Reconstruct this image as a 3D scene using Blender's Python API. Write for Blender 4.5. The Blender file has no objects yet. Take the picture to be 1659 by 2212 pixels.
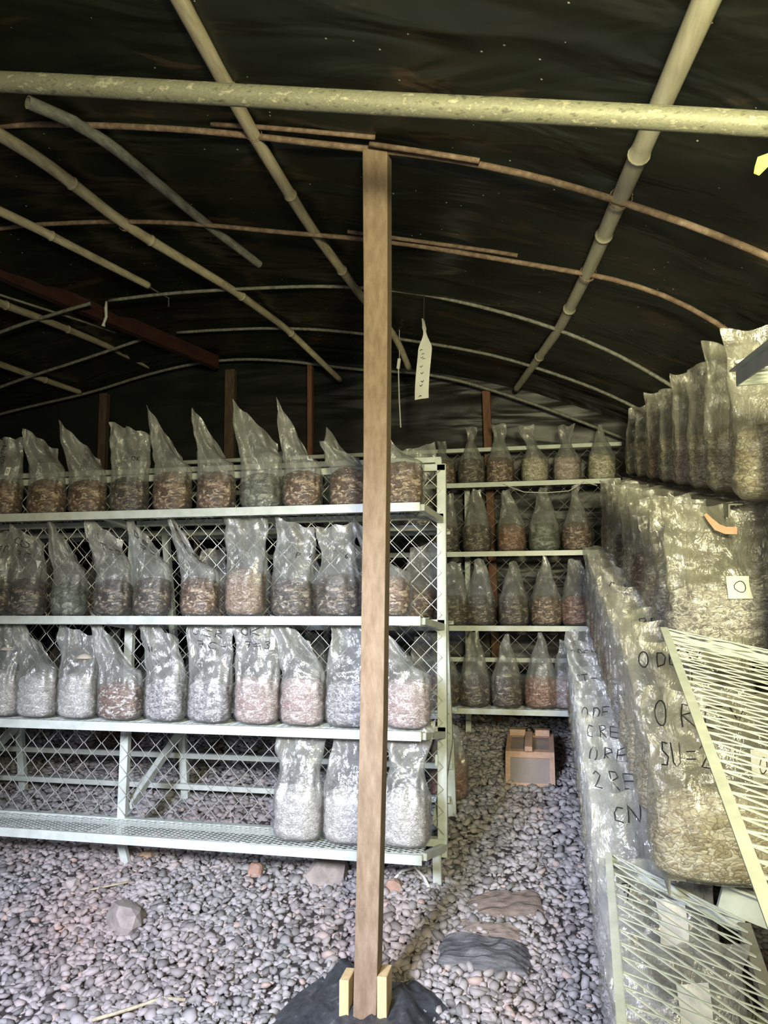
import bpy, math, random
import numpy as np
from mathutils import Vector, Matrix, noise as mnoise

# ------------------------------------------------------------------ camera, lights, exposure
S = bpy.context.scene
ZO = 2.06                                   # eye height above the lowest floor edge
COL = S.collection
cam_d = bpy.data.cameras.new('camera'); cam = bpy.data.objects.new('camera', cam_d); COL.objects.link(cam)
cam.location = (0, 0, ZO)
cam.rotation_euler = (math.radians(90 + 7.3), 0, math.radians(11.5))
cam_d.sensor_fit = 'VERTICAL'; cam_d.sensor_height = 24.0; cam_d.lens = 24.0 * 1662 / 2212
cam_d.clip_start = 0.02
S.camera = cam
S.view_settings.view_transform = 'Standard'; S.view_settings.look = 'None'
S.view_settings.gamma = 1.0; S.view_settings.use_curve_mapping = False
S.view_settings.exposure = -0.1
S.cycles.transparent_max_bounces = 24
S.cycles.max_bounces = 7
S.cycles.diffuse_bounces = 3
S.cycles.caustics_reflective = False; S.cycles.caustics_refractive = False

w = bpy.data.worlds.new('world'); S.world = w; w.use_nodes = True
w.node_tree.nodes['Background'].inputs[0].default_value = (0.55, 0.62, 0.6, 1)
w.node_tree.nodes['Background'].inputs[1].default_value = 0.018

def look(o, target):
    d = Vector(target) - o.location
    o.rotation_euler = d.to_track_quat('-Z', 'Y').to_euler()
def area(name, loc, target, sx, sy, power, col, spread=180):
    l = bpy.data.lights.new(name, 'AREA'); l.shape = 'RECTANGLE'; l.size = sx; l.size_y = sy
    l.energy = power; l.color = col; l.spread = math.radians(spread)
    o = bpy.data.objects.new(name, l); COL.objects.link(o); o.location = (loc[0], loc[1], loc[2] + ZO)
    look(o, (target[0], target[1], target[2] + ZO)); return o
def spot(name, loc, target, power, col, size, blend, rad):
    l = bpy.data.lights.new(name, 'SPOT'); l.energy = power; l.color = col
    l.spot_size = math.radians(size); l.spot_blend = blend; l.shadow_soft_size = rad
    o = bpy.data.objects.new(name, l); COL.objects.link(o); o.location = (loc[0], loc[1], loc[2] + ZO)
    look(o, (target[0], target[1], target[2] + ZO)); return o
# daylight falling low through the doorway behind the viewer, and the yellow-green light from the leaves outside
spot('doorway_daylight', (-1.50, -0.7, 0.75), (-1.12, 3.1, -1.22), 1600, (0.77, 0.82, 1.0), 57, 0.8, 0.34)
area('doorway_glow', (-0.9, -0.9, 0.4), (-0.6, 4, -0.2), 1.4, 1.2, 25, (1.0, 0.95, 0.86))
area('leaf_light', (0.45, -0.55, 0.62), (0.75, 3.0, 1.15), 0.4, 0.4, 92, (1.0, 0.93, 0.54), 120)

# ------------------------------------------------------------------ floor and roof profiles (heights relative to the eye)
FM = 0.21
def fz(Y): return -2.06 + FM * Y
RX = [-7.2, -6.0, -4.7, -3.76, -3.2, -2.6, -2.0, -1.5, -1.0, -0.5, 0.0, 0.3, 0.6, 0.85, 1.1, 1.35, 1.5, 1.58]
RZ = [1.20, 1.45, 1.74, 1.90, 2.02, 2.11, 2.08, 2.01, 1.93, 1.81, 1.66, 1.54, 1.42, 1.29, 1.10, 0.80, 0.40, -0.1]
def rz(x): return float(np.interp(x, RX, RZ))

# ------------------------------------------------------------------ helpers
def link(o): COL.objects.link(o); return o
def tag(o, label=None, cat=None, group=None, kind=None):
    if label: o['label'] = label
    if cat: o['category'] = cat
    if group: o['group'] = group
    if kind: o['kind'] = kind
    return o
def empty(name, loc, label, cat, group=None):
    o = bpy.data.objects.new(name, None); o.empty_display_size = 0.05
    o.location = (loc[0], loc[1], loc[2] + ZO); link(o); return tag(o, label, cat, group)

class MB:
    def __init__(s): s.v = []; s.f = []
    def add(s, vs, fs):
        n = len(s.v); s.v += [tuple(map(float, p)) for p in vs]; s.f += [tuple(i + n for i in f) for f in fs]; return s
    def box(s, c, d, rot=None):
        vs = [Vector((x * d[0] / 2, y * d[1] / 2, z * d[2] / 2)) for z in (-1, 1) for y in (-1, 1) for x in (-1, 1)]
        if rot is not None: vs = [rot @ v for v in vs]
        c = Vector(c); return s.add([v + c for v in vs], [(0, 2, 3, 1), (4, 5, 7, 6), (0, 1, 5, 4), (2, 6, 7, 3), (0, 4, 6, 2), (1, 3, 7, 5)])
    def bar(s, p, q, a, b, up=(0, 0, 1)):
        p = Vector(p); q = Vector(q); d = (q - p).normalized(); up = Vector(up)
        if abs(d.dot(up)) > .95: up = Vector((0, 1, 0))
        x = d.cross(up).normalized(); y = x.cross(d).normalized()
        vs = []
        for c in (p, q):
            for i, j in ((-1, -1), (1, -1), (1, 1), (-1, 1)): vs.append(c + x * a / 2 * i + y * b / 2 * j)
        return s.add(vs, [(3, 2, 1, 0), (4, 5, 6, 7), (0, 1, 5, 4), (1, 2, 6, 5), (2, 3, 7, 6), (3, 0, 4, 7)])
    def tube(s, pts, r, n=6, caps=True, open_in=None):
        pts = [Vector(p) for p in pts]; m = len(pts)
        rs = r if isinstance(r, (list, tuple)) else [r] * m
        vs = []; X = None
        for i, p in enumerate(pts):
            d = (pts[min(i + 1, m - 1)] - pts[max(i - 1, 0)]).normalized()
            if X is None:
                up = Vector((0, 0, 1)) if abs(d.z) < .9 else Vector((0, 1, 0)); X = d.cross(up).normalized()
            else:
                X = (X - d * X.dot(d)).normalized()
            Y = d.cross(X)
            for k in range(n):
                a = 2 * math.pi * k / n; vs.append(p + (X * math.cos(a) + Y * math.sin(a)) * rs[i])
        fs = [(i * n + k, i * n + (k + 1) % n, (i + 1) * n + (k + 1) % n, (i + 1) * n + k) for i in range(m - 1) for k in range(n)]
        if caps: fs += [tuple(range(n))[::-1], tuple(range((m - 1) * n, m * n))]
        return s.add(vs, fs)
    def build(s, name, mat, parent=None, smooth=False, origin=None):
        me = bpy.data.meshes.new(name); me.from_pydata(s.v, [], s.f); me.materials.append(mat); me.update()
        if smooth: me.polygons.foreach_set('use_smooth', [True] * len(me.polygons))
        o = bpy.data.objects.new(name, me); link(o)
        if parent is not None:
            o.parent = parent
            base = Vector((0, 0, 0)); q = parent
            while q is not None: base += q.location; q = q.parent
            o.location = Vector((0, 0, ZO)) - base
        else: o.location = (0, 0, ZO)
        return o
def bevel(o, w=.003, seg=1):
    m = o.modifiers.new('bevel', 'BEVEL'); m.width = w; m.segments = seg; m.limit_method = 'ANGLE'; return o

# ------------------------------------------------------------------ materials
def newmat(name):
    m = bpy.data.materials.new(name); m.use_nodes = True; nt = m.node_tree; nt.nodes.clear()
    out = nt.nodes.new('ShaderNodeOutputMaterial'); return m, nt, out
def N(nt, t, **kw):
    n = nt.nodes.new(t)
    for k, v in kw.items():
        if hasattr(n, k): setattr(n, k, v)
        else: n.inputs[k.replace('_', ' ')].default_value = v
    return n
def ramp(nt, stops):
    r = nt.nodes.new('ShaderNodeValToRGB'); e = r.color_ramp.elements
    while len(e) < len(stops): e.new(0.5)
    for x, (p, c) in zip(e, stops): x.position = p; x.color = (c[0], c[1], c[2], 1)
    return r
def coords(nt, scale=(1, 1, 1), kind='Object'):
    tc = nt.nodes.new('ShaderNodeTexCoord'); mp = nt.nodes.new('ShaderNodeMapping'); mp.inputs['Scale'].default_value = scale
    nt.links.new(tc.outputs[kind], mp.inputs[0]); return mp.outputs[0]
def mottled(name, stops, scale=20, stretch=(1, 1, 1), rough=.6, bump=.2, metal=0, detail=6, spec=.5):
    m, nt, out = newmat(name); L = nt.links.new
    p = N(nt, 'ShaderNodeBsdfPrincipled', Roughness=rough, Metallic=metal); p.inputs['Specular IOR Level'].default_value = spec
    n = N(nt, 'ShaderNodeTexNoise', Scale=scale, Detail=detail); n.inputs['Roughness'].default_value = .65
    L(coords(nt, stretch), n.inputs['Vector']); r = ramp(nt, stops); L(n.outputs[0], r.inputs[0]); L(r.outputs[0], p.inputs['Base Color'])
    if bump:
        b = N(nt, 'ShaderNodeBump', Strength=bump, Distance=.004); L(n.outputs[0], b.inputs['Height']); L(b.outputs[0], p.inputs['Normal'])
    L(p.outputs[0], out.inputs[0]); return m
M = {}
M['paint'] = mottled('pale_green_paint', [(.3, (.50, .55, .50)), (.6, (.65, .70, .66)), (.8, (.72, .76, .72))], 14, rough=.35, bump=.05)
M['paint_grey'] = mottled('grey_angle_iron', [(.3, (.20, .20, .16)), (.7, (.32, .31, .26))], 12, rough=.5, bump=.1)
M['wire'] = mottled('galvanised_wire', [(.3, (.52, .53, .52)), (.7, (.72, .73, .72))], 60, rough=.35, metal=.5, bump=0)
M['wood_post'] = mottled('rough_sawn_wood', [(.2, (.16, .11, .07)), (.5, (.27, .195, .13)), (.8, (.38, .29, .21))], 9, (4, 4, 1.2), .8, .35)
M['wood_new'] = mottled('fresh_pine', [(.3, (.62, .44, .22)), (.7, (.80, .62, .36))], 8, (6, 6, .6), .7, .2)
M['wood_box'] = mottled('pinkish_board', [(.3, (.52, .33, .25)), (.7, (.72, .50, .40))], 9, (5, 1, 5), .7, .2)
M['wood_dark'] = mottled('dark_post_wood', [(.3, (.05, .035, .025)), (.7, (.14, .09, .06))], 9, (4, 4, .8), .8, .3)
M['wood_red'] = mottled('reddish_timber', [(.3, (.12, .05, .03)), (.7, (.22, .11, .065))], 9, (4, 4, .8), .8, .3)
M['beam'] = mottled('red_brown_beam', [(.3, (.03, .008, .006)), (.7, (.065, .026, .018))], 6, (3, .5, 3), .7, .3)
M['rust'] = mottled('rusty_rebar', [(.25, (.10, .065, .045)), (.5, (.22, .15, .105)), (.8, (.42, .33, .25))], 30, rough=.75, bump=.5)
M['galv'] = mottled('galvanised_pipe', [(.34, (.12, .12, .085)), (.46, (.30, .30, .21)), (.55, (.22, .22, .16)), (.66, (.52, .50, .36))], 30, (.8, 1.6, 1.6), .6, .1, .2)
M['cane'] = mottled('bamboo', [(.25, (.24, .20, .14)), (.5, (.50, .44, .31)), (.75, (.66, .60, .44))], 5, (7, 1, 7), .5, .15)
M['cane_pale'] = mottled('bleached_bamboo', [(.2, (.42, .38, .27)), (.45, (.66, .62, .46)), (.75, (.80, .77, .62))], 4, (7, 1, 7), .5, .15)
M['cane_grey'] = mottled('weathered_bamboo', [(.3, (.10, .10, .085)), (.6, (.26, .26, .23)), (.8, (.38, .38, .34))], 9, (5, 1, 5), .6, .2)
M['rock'] = mottled('field_stone', [(.25, (.17, .15, .14)), (.5, (.36, .31, .29)), (.8, (.55, .50, .47))], 9, rough=.85, bump=.6)
M['rock_brown'] = mottled('reddish_stone', [(.25, (.30, .17, .12)), (.7, (.55, .38, .31))], 9, rough=.85, bump=.5)
M['slate'] = mottled('layered_slate', [(.3, (.035, .036, .042)), (.55, (.12, .12, .13)), (.8, (.28, .26, .25))], 6, (1.5, 9, 12), .6, .9)
M['mud'] = mottled('dried_mud', [(.3, (.12, .095, .08)), (.7, (.30, .235, .205))], 8, (2, 6, 6), .9, .7)
M['cord'] = mottled('white_cord', [(.3, (.6, .6, .58)), (.7, (.75, .75, .72))], 20, bump=0)
M['dark_cord'] = mottled('dark_cord', [(.3, (.03, .03, .03)), (.7, (.06, .06, .06))], 20, bump=0)
M['paper'] = mottled('paper', [(.3, (.72, .72, .70)), (.7, (.85, .85, .82))], 12, bump=.1, rough=.7)
M['ink'] = mottled('black_marker', [(.3, (.012, .012, .016)), (.7, (.03, .03, .035))], 20, bump=0, rough=.4)
M['leaf'] = mottled('dry_leaf', [(.3, (.25, .16, .08)), (.7, (.48, .34, .22))], 20, bump=.4)
M['yellow'] = mottled('yellow_ribbon', [(.3, (.80, .78, .10)), (.7, (.92, .88, .22))], 10, bump=.1)
M['salmon'] = mottled('salmon_cloth', [(.3, (.62, .34, .22)), (.7, (.75, .46, .32))], 10, bump=.2)
M['mushroom'] = mottled('mushroom_flesh', [(.3, (.42, .36, .28)), (.7, (.72, .66, .56))], 10, bump=.2)
M['acrylic'] = mottled('dusty_panel', [(.3, (.30, .26, .27)), (.7, (.42, .36, .36))], 4, (1, 1, 1), .35, .05)
M['tarp'] = mottled('black_tarp', [(.3, (.02, .022, .028)), (.6, (.06, .065, .075)), (.8, (.22, .22, .24))], 22, rough=.4, bump=.5)
M['soil'] = mottled('dark_soil', [(.3, (.02, .018, .017)), (.7, (.06, .052, .05))], 12, rough=.95, bump=.6)

def film_mat(name, tint, hz=.2, milky=(.62, .63, .60)):
    m, nt, out = newmat(name); L = nt.links.new
    tc = nt.nodes.new('ShaderNodeTexCoord'); sx = nt.nodes.new('ShaderNodeSeparateXYZ'); L(tc.outputs['Object'], sx.inputs[0])
    lo = N(nt, 'ShaderNodeMapRange'); L(sx.outputs[2], lo.inputs[0]); lo.inputs[1].default_value = .12; lo.inputs[2].default_value = .21   # 0 on the filling, 1 on the loose film
    def noise(sc, scale, det, dist):
        n = N(nt, 'ShaderNodeTexNoise', Scale=scale, Detail=det, Distortion=dist); n.inputs['Roughness'].default_value = .55; L(coords(nt, sc), n.inputs['Vector']); return n.outputs[0]
    nl = noise((.55, .55, 2.0), 26, 4, 1.6); nu_ = noise((1.3, 1.3, .5), 10, 5, 2.4)
    mx = N(nt, 'ShaderNodeMix', data_type='FLOAT'); L(lo.outputs[0], mx.inputs[0]); L(nl, mx.inputs[2]); L(nu_, mx.inputs[3])
    b = N(nt, 'ShaderNodeBump', Strength=.9, Distance=.016); L(mx.outputs[0], b.inputs['Height'])
    g = N(nt, 'ShaderNodeBsdfGlossy', Roughness=.13); g.inputs[0].default_value = (1, 1, 1, 1); L(b.outputs[0], g.inputs['Normal'])
    t = N(nt, 'ShaderNodeBsdfTransparent'); t.inputs[0].default_value = (*tint, 1)
    d = N(nt, 'ShaderNodeBsdfDiffuse'); d.inputs[0].default_value = (*milky, 1); L(b.outputs[0], d.inputs['Normal'])
    tr = N(nt, 'ShaderNodeBsdfTranslucent'); tr.inputs[0].default_value = (*milky, 1)
    dm = N(nt, 'ShaderNodeMixShader'); dm.inputs[0].default_value = .3; L(d.outputs[0], dm.inputs[1]); L(tr.outputs[0], dm.inputs[2])
    n2 = noise((1, 1, .7), 7, 4, .5)
    mr = N(nt, 'ShaderNodeMapRange'); L(n2, mr.inputs[0]); mr.inputs[1].default_value = .3; mr.inputs[2].default_value = .75
    mr.inputs[3].default_value = hz * .5; mr.inputs[4].default_value = hz * 1.6
    lm = N(nt, 'ShaderNodeMapRange'); L(lo.outputs[0], lm.inputs[0]); lm.inputs[3].default_value = .3
    mm = N(nt, 'ShaderNodeMath', operation='MULTIPLY'); L(mr.outputs[0], mm.inputs[0]); L(lm.outputs[0], mm.inputs[1])
    m1 = N(nt, 'ShaderNodeMixShader'); L(mm.outputs[0], m1.inputs[0]); L(t.outputs[0], m1.inputs[1]); L(dm.outputs[0], m1.inputs[2])
    lw = N(nt, 'ShaderNodeLayerWeight', Blend=.35); L(b.outputs[0], lw.inputs['Normal'])
    mr2 = N(nt, 'ShaderNodeMapRange'); L(lw.outputs['Facing'], mr2.inputs[0]); mr2.inputs[3].default_value = .07; mr2.inputs[4].default_value = .42
    m2 = N(nt, 'ShaderNodeMixShader'); L(mr2.outputs[0], m2.inputs[0]); L(m1.outputs[0], m2.inputs[1]); L(g.outputs[0], m2.inputs[2])
    L(m2.outputs[0], out.inputs[0]); return m
M['film_warm'] = film_mat('warm_lit_bag_film', (.95, .95, .92), .34, (.54, .53, .46))  # clear film with the yellow cast of the light painted into its colour
M['film'] = film_mat('clear_bag_film', (.96, .97, .96), .35)

def substrate_mat(name, cols, scale=60, patch=None, rough=.6):
    m, nt, out = newmat(name); L = nt.links.new
    co = coords(nt, (1, 1, 1.6))
    nd = N(nt, 'ShaderNodeTexNoise', Scale=20, Detail=2); L(co, nd.inputs['Vector'])
    mx = N(nt, 'ShaderNodeMix', data_type='VECTOR'); mx.inputs[0].default_value = .08; L(co, mx.inputs[4]); L(nd.outputs[1], mx.inputs[5])
    v = N(nt, 'ShaderNodeTexVoronoi', Scale=scale); L(mx.outputs[1], v.inputs['Vector'])
    sp = N(nt, 'ShaderNodeSeparateColor'); L(v.outputs['Color'], sp.inputs[0])
    r = ramp(nt, cols); L(sp.outputs[0], r.inputs[0])
    e = N(nt, 'ShaderNodeTexVoronoi', Scale=scale, feature='DISTANCE_TO_EDGE'); L(mx.outputs[1], e.inputs['Vector'])
    er = N(nt, 'ShaderNodeMapRange'); L(e.outputs[0], er.inputs[0]); er.inputs[2].default_value = .12; er.inputs[3].default_value = .35; er.inputs[4].default_value = 1
    mu = N(nt, 'ShaderNodeMix', data_type='RGBA', blend_type='MULTIPLY'); mu.inputs[0].default_value = 1; L(r.outputs[0], mu.inputs[6]); L(er.outputs[0], mu.inputs[7])
    col = mu.outputs[2]
    if patch:
        n3 = N(nt, 'ShaderNodeTexNoise', Scale=patch[1], Detail=4); L(co, n3.inputs['Vector'])
        mr = N(nt, 'ShaderNodeMapRange'); L(n3.outputs[0], mr.inputs[0]); mr.inputs[1].default_value = patch[2]; mr.inputs[2].default_value = patch[2] + .08
        m3 = N(nt, 'ShaderNodeMix', data_type='RGBA'); L(mr.outputs[0], m3.inputs[0]); L(col, m3.inputs[6]); m3.inputs[7].default_value = (*patch[0], 1); col = m3.outputs[2]
    p = N(nt, 'ShaderNodeBsdfPrincipled', Roughness=rough); L(col, p.inputs['Base Color'])
    b = N(nt, 'ShaderNodeBump', Strength=.7, Distance=.006); L(e.outputs[0], b.inputs['Height']); L(b.outputs[0], p.inputs['Normal'])
    L(p.outputs[0], out.inputs[0]); return m
M['s_brown'] = substrate_mat('brown_wood_chips', [(0, (.07, .036, .02)), (.4, (.20, .105, .06)), (.75, (.34, .20, .12)), (.95, (.72, .56, .40))], 55)
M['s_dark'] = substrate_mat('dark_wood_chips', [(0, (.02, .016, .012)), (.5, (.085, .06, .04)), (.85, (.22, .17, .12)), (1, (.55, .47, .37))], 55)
M['s_grain'] = substrate_mat('tan_grain', [(0, (.24, .15, .10)), (.5, (.42, .29, .20)), (.9, (.62, .48, .38))], 85)
M['s_green'] = substrate_mat('grey_green_mash', [(0, (.09, .10, .07)), (.5, (.18, .20, .15)), (.9, (.34, .36, .29))], 26)
M['s_white'] = substrate_mat('white_mycelium', [(0, (.62, .58, .56)), (.5, (.78, .74, .73)), (.9, (.90, .87, .86))], 60)
M['s_whitegrey'] = substrate_mat('grey_white_mycelium', [(0, (.22, .20, .22)), (.4, (.45, .43, .46)), (.8, (.78, .76, .78))], 90)
M['s_pink'] = substrate_mat('pinkish_mycelium', [(0, (.42, .30, .28)), (.5, (.62, .48, .46)), (.9, (.80, .69, .68))], 60, ((.20, .09, .06), 9, .66))
M['s_mixed'] = substrate_mat('brown_block_with_white_grain', [(0, (.20, .11, .08)), (.6, (.32, .20, .15)), (.8, (.75, .70, .66)), (1, (.8, .76, .72))], 60)
M['s_straw'] = substrate_mat('straw_with_mycelium', [(0, (.40, .32, .20)), (.3, (.62, .54, .38)), (.7, (.78, .72, .56)), (1, (.88, .84, .72))], 55, ((.42, .30, .20), 12, .68))
M['s_orange'] = substrate_mat('orange_brown_substrate', [(0, (.16, .06, .03)), (.5, (.34, .15, .09)), (.9, (.55, .34, .24))], 55)

def gravel_mat():
    m, nt, out = newmat('gravel_stone'); L = nt.links.new
    g = nt.nodes.new('ShaderNodeNewGeometry')
    r = ramp(nt, [(0, (.17, .165, .165)), (.3, (.28, .27, .275)), (.6, (.37, .355, .36)), (.94, (.44, .41, .42)), (1, (.46, .36, .32))]); L(g.outputs['Random Per Island'], r.inputs[0])
    n = N(nt, 'ShaderNodeTexNoise', Scale=1.1, Detail=2); L(coords(nt), n.inputs['Vector'])
    r2 = ramp(nt, [(.56, (1, 1, 1)), (.8, (1.0, .82, .76))]); L(n.outputs[0], r2.inputs[0])
    mu = N(nt, 'ShaderNodeMix', data_type='RGBA', blend_type='MULTIPLY'); mu.inputs[0].default_value = 1; L(r.outputs[0], mu.inputs[6]); L(r2.outputs[0], mu.inputs[7])
    p = N(nt, 'ShaderNodeBsdfPrincipled', Roughness=.7); L(mu.outputs[2], p.inputs['Base Color'])
    n2 = N(nt, 'ShaderNodeTexNoise', Scale=140, Detail=3); L(coords(nt), n2.inputs['Vector'])
    b = N(nt, 'ShaderNodeBump', Strength=.25, Distance=.002); L(n2.outputs[0], b.inputs['Height']); L(b.outputs[0], p.inputs['Normal'])
    L(p.outputs[0], out.inputs[0]); return m
M['gravel'] = gravel_mat()

def plastic_mat(name, base=(.012, .014, .009), rough=.34, specks=True, spec=.45):
    m, nt, out = newmat(name); L = nt.links.new
    p = N(nt, 'ShaderNodeBsdfPrincipled', Roughness=rough); p.inputs['Specular IOR Level'].default_value = spec
    co = coords(nt, (.6, 2.6, 2.6)); n = N(nt, 'ShaderNodeTexNoise', Scale=1.5, Detail=2.5, Distortion=.9); L(co, n.inputs['Vector'])
    n0 = N(nt, 'ShaderNodeTexNoise', Scale=1.3, Detail=3); L(coords(nt), n0.inputs['Vector'])
    b = N(nt, 'ShaderNodeBump', Strength=.7, Distance=.06); L(n.outputs[0], b.inputs['Height'])
    L(b.outputs[0], p.inputs['Normal'])
    col = ramp(nt, [(.35, base), (.7, tuple(c * 2.2 for c in base))]); L(n0.outputs[0], col.inputs[0]); c = col.outputs[0]
    if specks:
        st = N(nt, 'ShaderNodeTexNoise', Scale=2.1, Detail=5, Distortion=.6); L(coords(nt, (1, 2.5, 1)), st.inputs['Vector'])
        mr = N(nt, 'ShaderNodeMapRange'); L(st.outputs[0], mr.inputs[0]); mr.inputs[1].default_value = .62; mr.inputs[2].default_value = .66; mr.inputs[4].default_value = .55
        m1 = N(nt, 'ShaderNodeMix', data_type='RGBA'); L(mr.outputs[0], m1.inputs[0]); L(c, m1.inputs[6]); m1.inputs[7].default_value = (.085, .055, .03, 1)
        v = N(nt, 'ShaderNodeTexVoronoi', Scale=17); L(coords(nt), v.inputs['Vector'])
        m4 = N(nt, 'ShaderNodeMath', operation='LESS_THAN'); L(v.outputs[0], m4.inputs[0]); m4.inputs[1].default_value = .065
        sc = N(nt, 'ShaderNodeSeparateColor'); L(v.outputs['Color'], sc.inputs[0])
        m5 = N(nt, 'ShaderNodeMath', operation='GREATER_THAN'); L(sc.outputs[0], m5.inputs[0]); m5.inputs[1].default_value = .5
        m6 = N(nt, 'ShaderNodeMath', operation='MULTIPLY'); L(m4.outputs[0], m6.inputs[0]); L(m5.outputs[0], m6.inputs[1])
        m2 = N(nt, 'ShaderNodeMix', data_type='RGBA'); L(m6.outputs[0], m2.inputs[0]); L(m1.outputs[2], m2.inputs[6]); m2.inputs[7].default_value = (.5, .52, .46, 1); c = m2.outputs[2]
    L(c, p.inputs['Base Color']); L(p.outputs[0], out.inputs[0]); return m
M['roof'] = plastic_mat('black_roof_plastic')
M['wallp'] = plastic_mat('black_wall_plastic', base=(.010, .011, .010), rough=.42, specks=False)

# ------------------------------------------------------------------ setting: floor, roof sheet, walls
b = MB()
nx, ny = 2, 2
b.add([(-7.2, -1.5, fz(-1.5)), (1.75, -1.5, fz(-1.5)), (1.75, 6.1, fz(6.1)), (-7.2, 6.1, fz(6.1))], [(0, 1, 2, 3)])
tag(b.build('floor', M['soil']), kind='structure')

xs = np.concatenate([np.linspace(-7.2, 0.6, 170), np.linspace(.62, 1.58, 46)]); ys = np.linspace(-1.4, 6.1, 230)
HOOPS = [2.8, 3.545, 4.385, 5.2, 5.9]
vs = []
for y in ys:
    dist = min(abs(y - h) for h in HOOPS + [1.2, .4, -.4, 2.0])
    for x in xs:
        z = rz(x) + .035 - .0 + .02 * min(dist, .4) / .4 * -1
        k = mnoise.noise(Vector((x * .9, y * 5.5, 0))) * .022 + mnoise.noise(Vector((x * 2.2 + y * 1.5, y * 13, 7))) * .006 + mnoise.noise(Vector((x * .7, y * 1.7, 3))) * .012
        vs.append((x, y, z + .012 + k))
n = len(xs)
fs = [(j * n + i, (j + 1) * n + i, (j + 1) * n + i + 1, j * n + i + 1) for j in range(len(ys) - 1) for i in range(n - 1)]
b = MB(); b.v = vs; b.f = fs
tag(b.build('ceiling', M['roof'], smooth=True), kind='structure')
# side wall sheets and the back wall sheet with loose folds
def sheet(name, p0, ux, uz, w_, h_, nw, nh, amp, mat, seed):
    vs = []; p0 = Vector(p0); ux = Vector(ux); uz = Vector(uz); nn = ux.cross(uz).normalized()
    for j in range(nh + 1):
        for i in range(nw + 1):
            u = w_ * i / nw; v = h_ * j / nh
            k = mnoise.noise(Vector((u * 1.2, v * 6 + u * 1.3, seed))) + .5 * mnoise.noise(Vector((u * 3 - v * 2, v * 12, seed + 4)))
            vs.append(p0 + ux * u + uz * v + nn * k * amp)
    fs = [(j * (nw + 1) + i, j * (nw + 1) + i + 1, (j + 1) * (nw + 1) + i + 1, (j + 1) * (nw + 1) + i) for j in range(nh) for i in range(nw)]
    b = MB(); b.add(vs, fs); o = b.build(name, mat, smooth=True); tag(o, kind='structure'); return o
sheet('wall_back', (-7.2, 6.05, fz(6.05) - .1), (1, 0, 0), (0, 0, 1), 9.0, 3.1, 120, 90, .022, M['wallp'], 1)
sheet('wall_right', (1.60, 6.1, fz(0) - .1), (0, -1, 0), (0, 0, 1), 7.4, 2.2, 60, 40, .02, M['wallp'], 2)
sheet('wall_left', (-7.15, -1.3, fz(0) - .1), (0, 1, 0), (0, 0, 1), 7.4, 3.6, 50, 30, .02, M['wallp'], 3)

# ------------------------------------------------------------------ gravel: uncountable small stones, one object
rng = np.random.default_rng(4)
def ico():
    import bmesh
    bm = bmesh.new(); bmesh.ops.create_icosphere(bm, subdivisions=2, radius=1); v = np.array([x.co[:] for x in bm.verts]); f = np.array([[q.index for q in x.verts] for x in bm.faces]); bm.free()
    bm = bmesh.new(); bmesh.ops.create_icosphere(bm, subdivisions=1, radius=1); v1 = np.array([x.co[:] for x in bm.verts]); f1 = np.array([[q.index for q in x.verts] for x in bm.faces]); bm.free()
    return v, f, v1, f1
icv, icf, icv1, icf1 = ico()
def stones(x0, x1, y0, y1, pitch, tv, tf, name):
    gx, gy = np.meshgrid(np.arange(x0, x1, pitch), np.arange(y0, y1, pitch)); P = np.stack([gx.ravel(), gy.ravel()], 1)
    P += rng.uniform(-.5, .5, P.shape) * pitch
    # keep what the place shows: left of the right-hand rack
    keep = (P[:, 0] > -1.0 - .72 * P[:, 1] * 1.0 + .0) & (P[:, 0] < .9)
    P = P[keep]; n = len(P); m = len(tv)
    sc = np.stack([rng.uniform(.55, 1.05, n), rng.uniform(.42, .8, n), rng.uniform(.28, .5, n)], 1) * pitch * .95 * rng.uniform(.6, 1.35, n)[:, None]
    ang = rng.uniform(0, 6.28, n); ti = rng.normal(0, .38, (n, 2))
    V = tv[None] * (1 + .16 * np.sin(tv[None] @ rng.normal(0, 2.2, (n, 3, 3)) + rng.uniform(0, 6, (n, 1, 3))).prod(2, keepdims=True) * 2)
    V = np.sign(V) * np.abs(V) ** .82; V = V + .10 * rng.normal(0, 1, V.shape)
    V = V * sc[:, None]
    cx, sx_ = np.cos(ti[:, 0]), np.sin(ti[:, 0]); y_ = V[:, :, 1] * cx[:, None] - V[:, :, 2] * sx_[:, None]; z_ = V[:, :, 1] * sx_[:, None] + V[:, :, 2] * cx[:, None]
    V[:, :, 1] = y_; V[:, :, 2] = z_
    cx, sx_ = np.cos(ti[:, 1]), np.sin(ti[:, 1]); x_ = V[:, :, 0] * cx[:, None] + V[:, :, 2] * sx_[:, None]; z_ = -V[:, :, 0] * sx_[:, None] + V[:, :, 2] * cx[:, None]
    V[:, :, 0] = x_; V[:, :, 2] = z_
    ca, sa = np.cos(ang)[:, None], np.sin(ang)[:, None]; x_ = V[:, :, 0] * ca - V[:, :, 1] * sa; y_ = V[:, :, 0] * sa + V[:, :, 1] * ca
    V[:, :, 0] = x_ + P[:, 0:1]; V[:, :, 1] = y_ + P[:, 1:2]
    V[:, :, 2] += (-2.06 + FM * P[:, 1:2] + .006 + rng.uniform(-.006, .016, (n, 1)) + .012 * np.sin(P[:, 0:1] * 5 + P[:, 1:2] * 3))
    F = (tf[None] + (np.arange(n) * m)[:, None, None]).reshape(-1, 3)
    return V.reshape(-1, 3), F
VA, FA = [], []; off = 0
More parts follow.
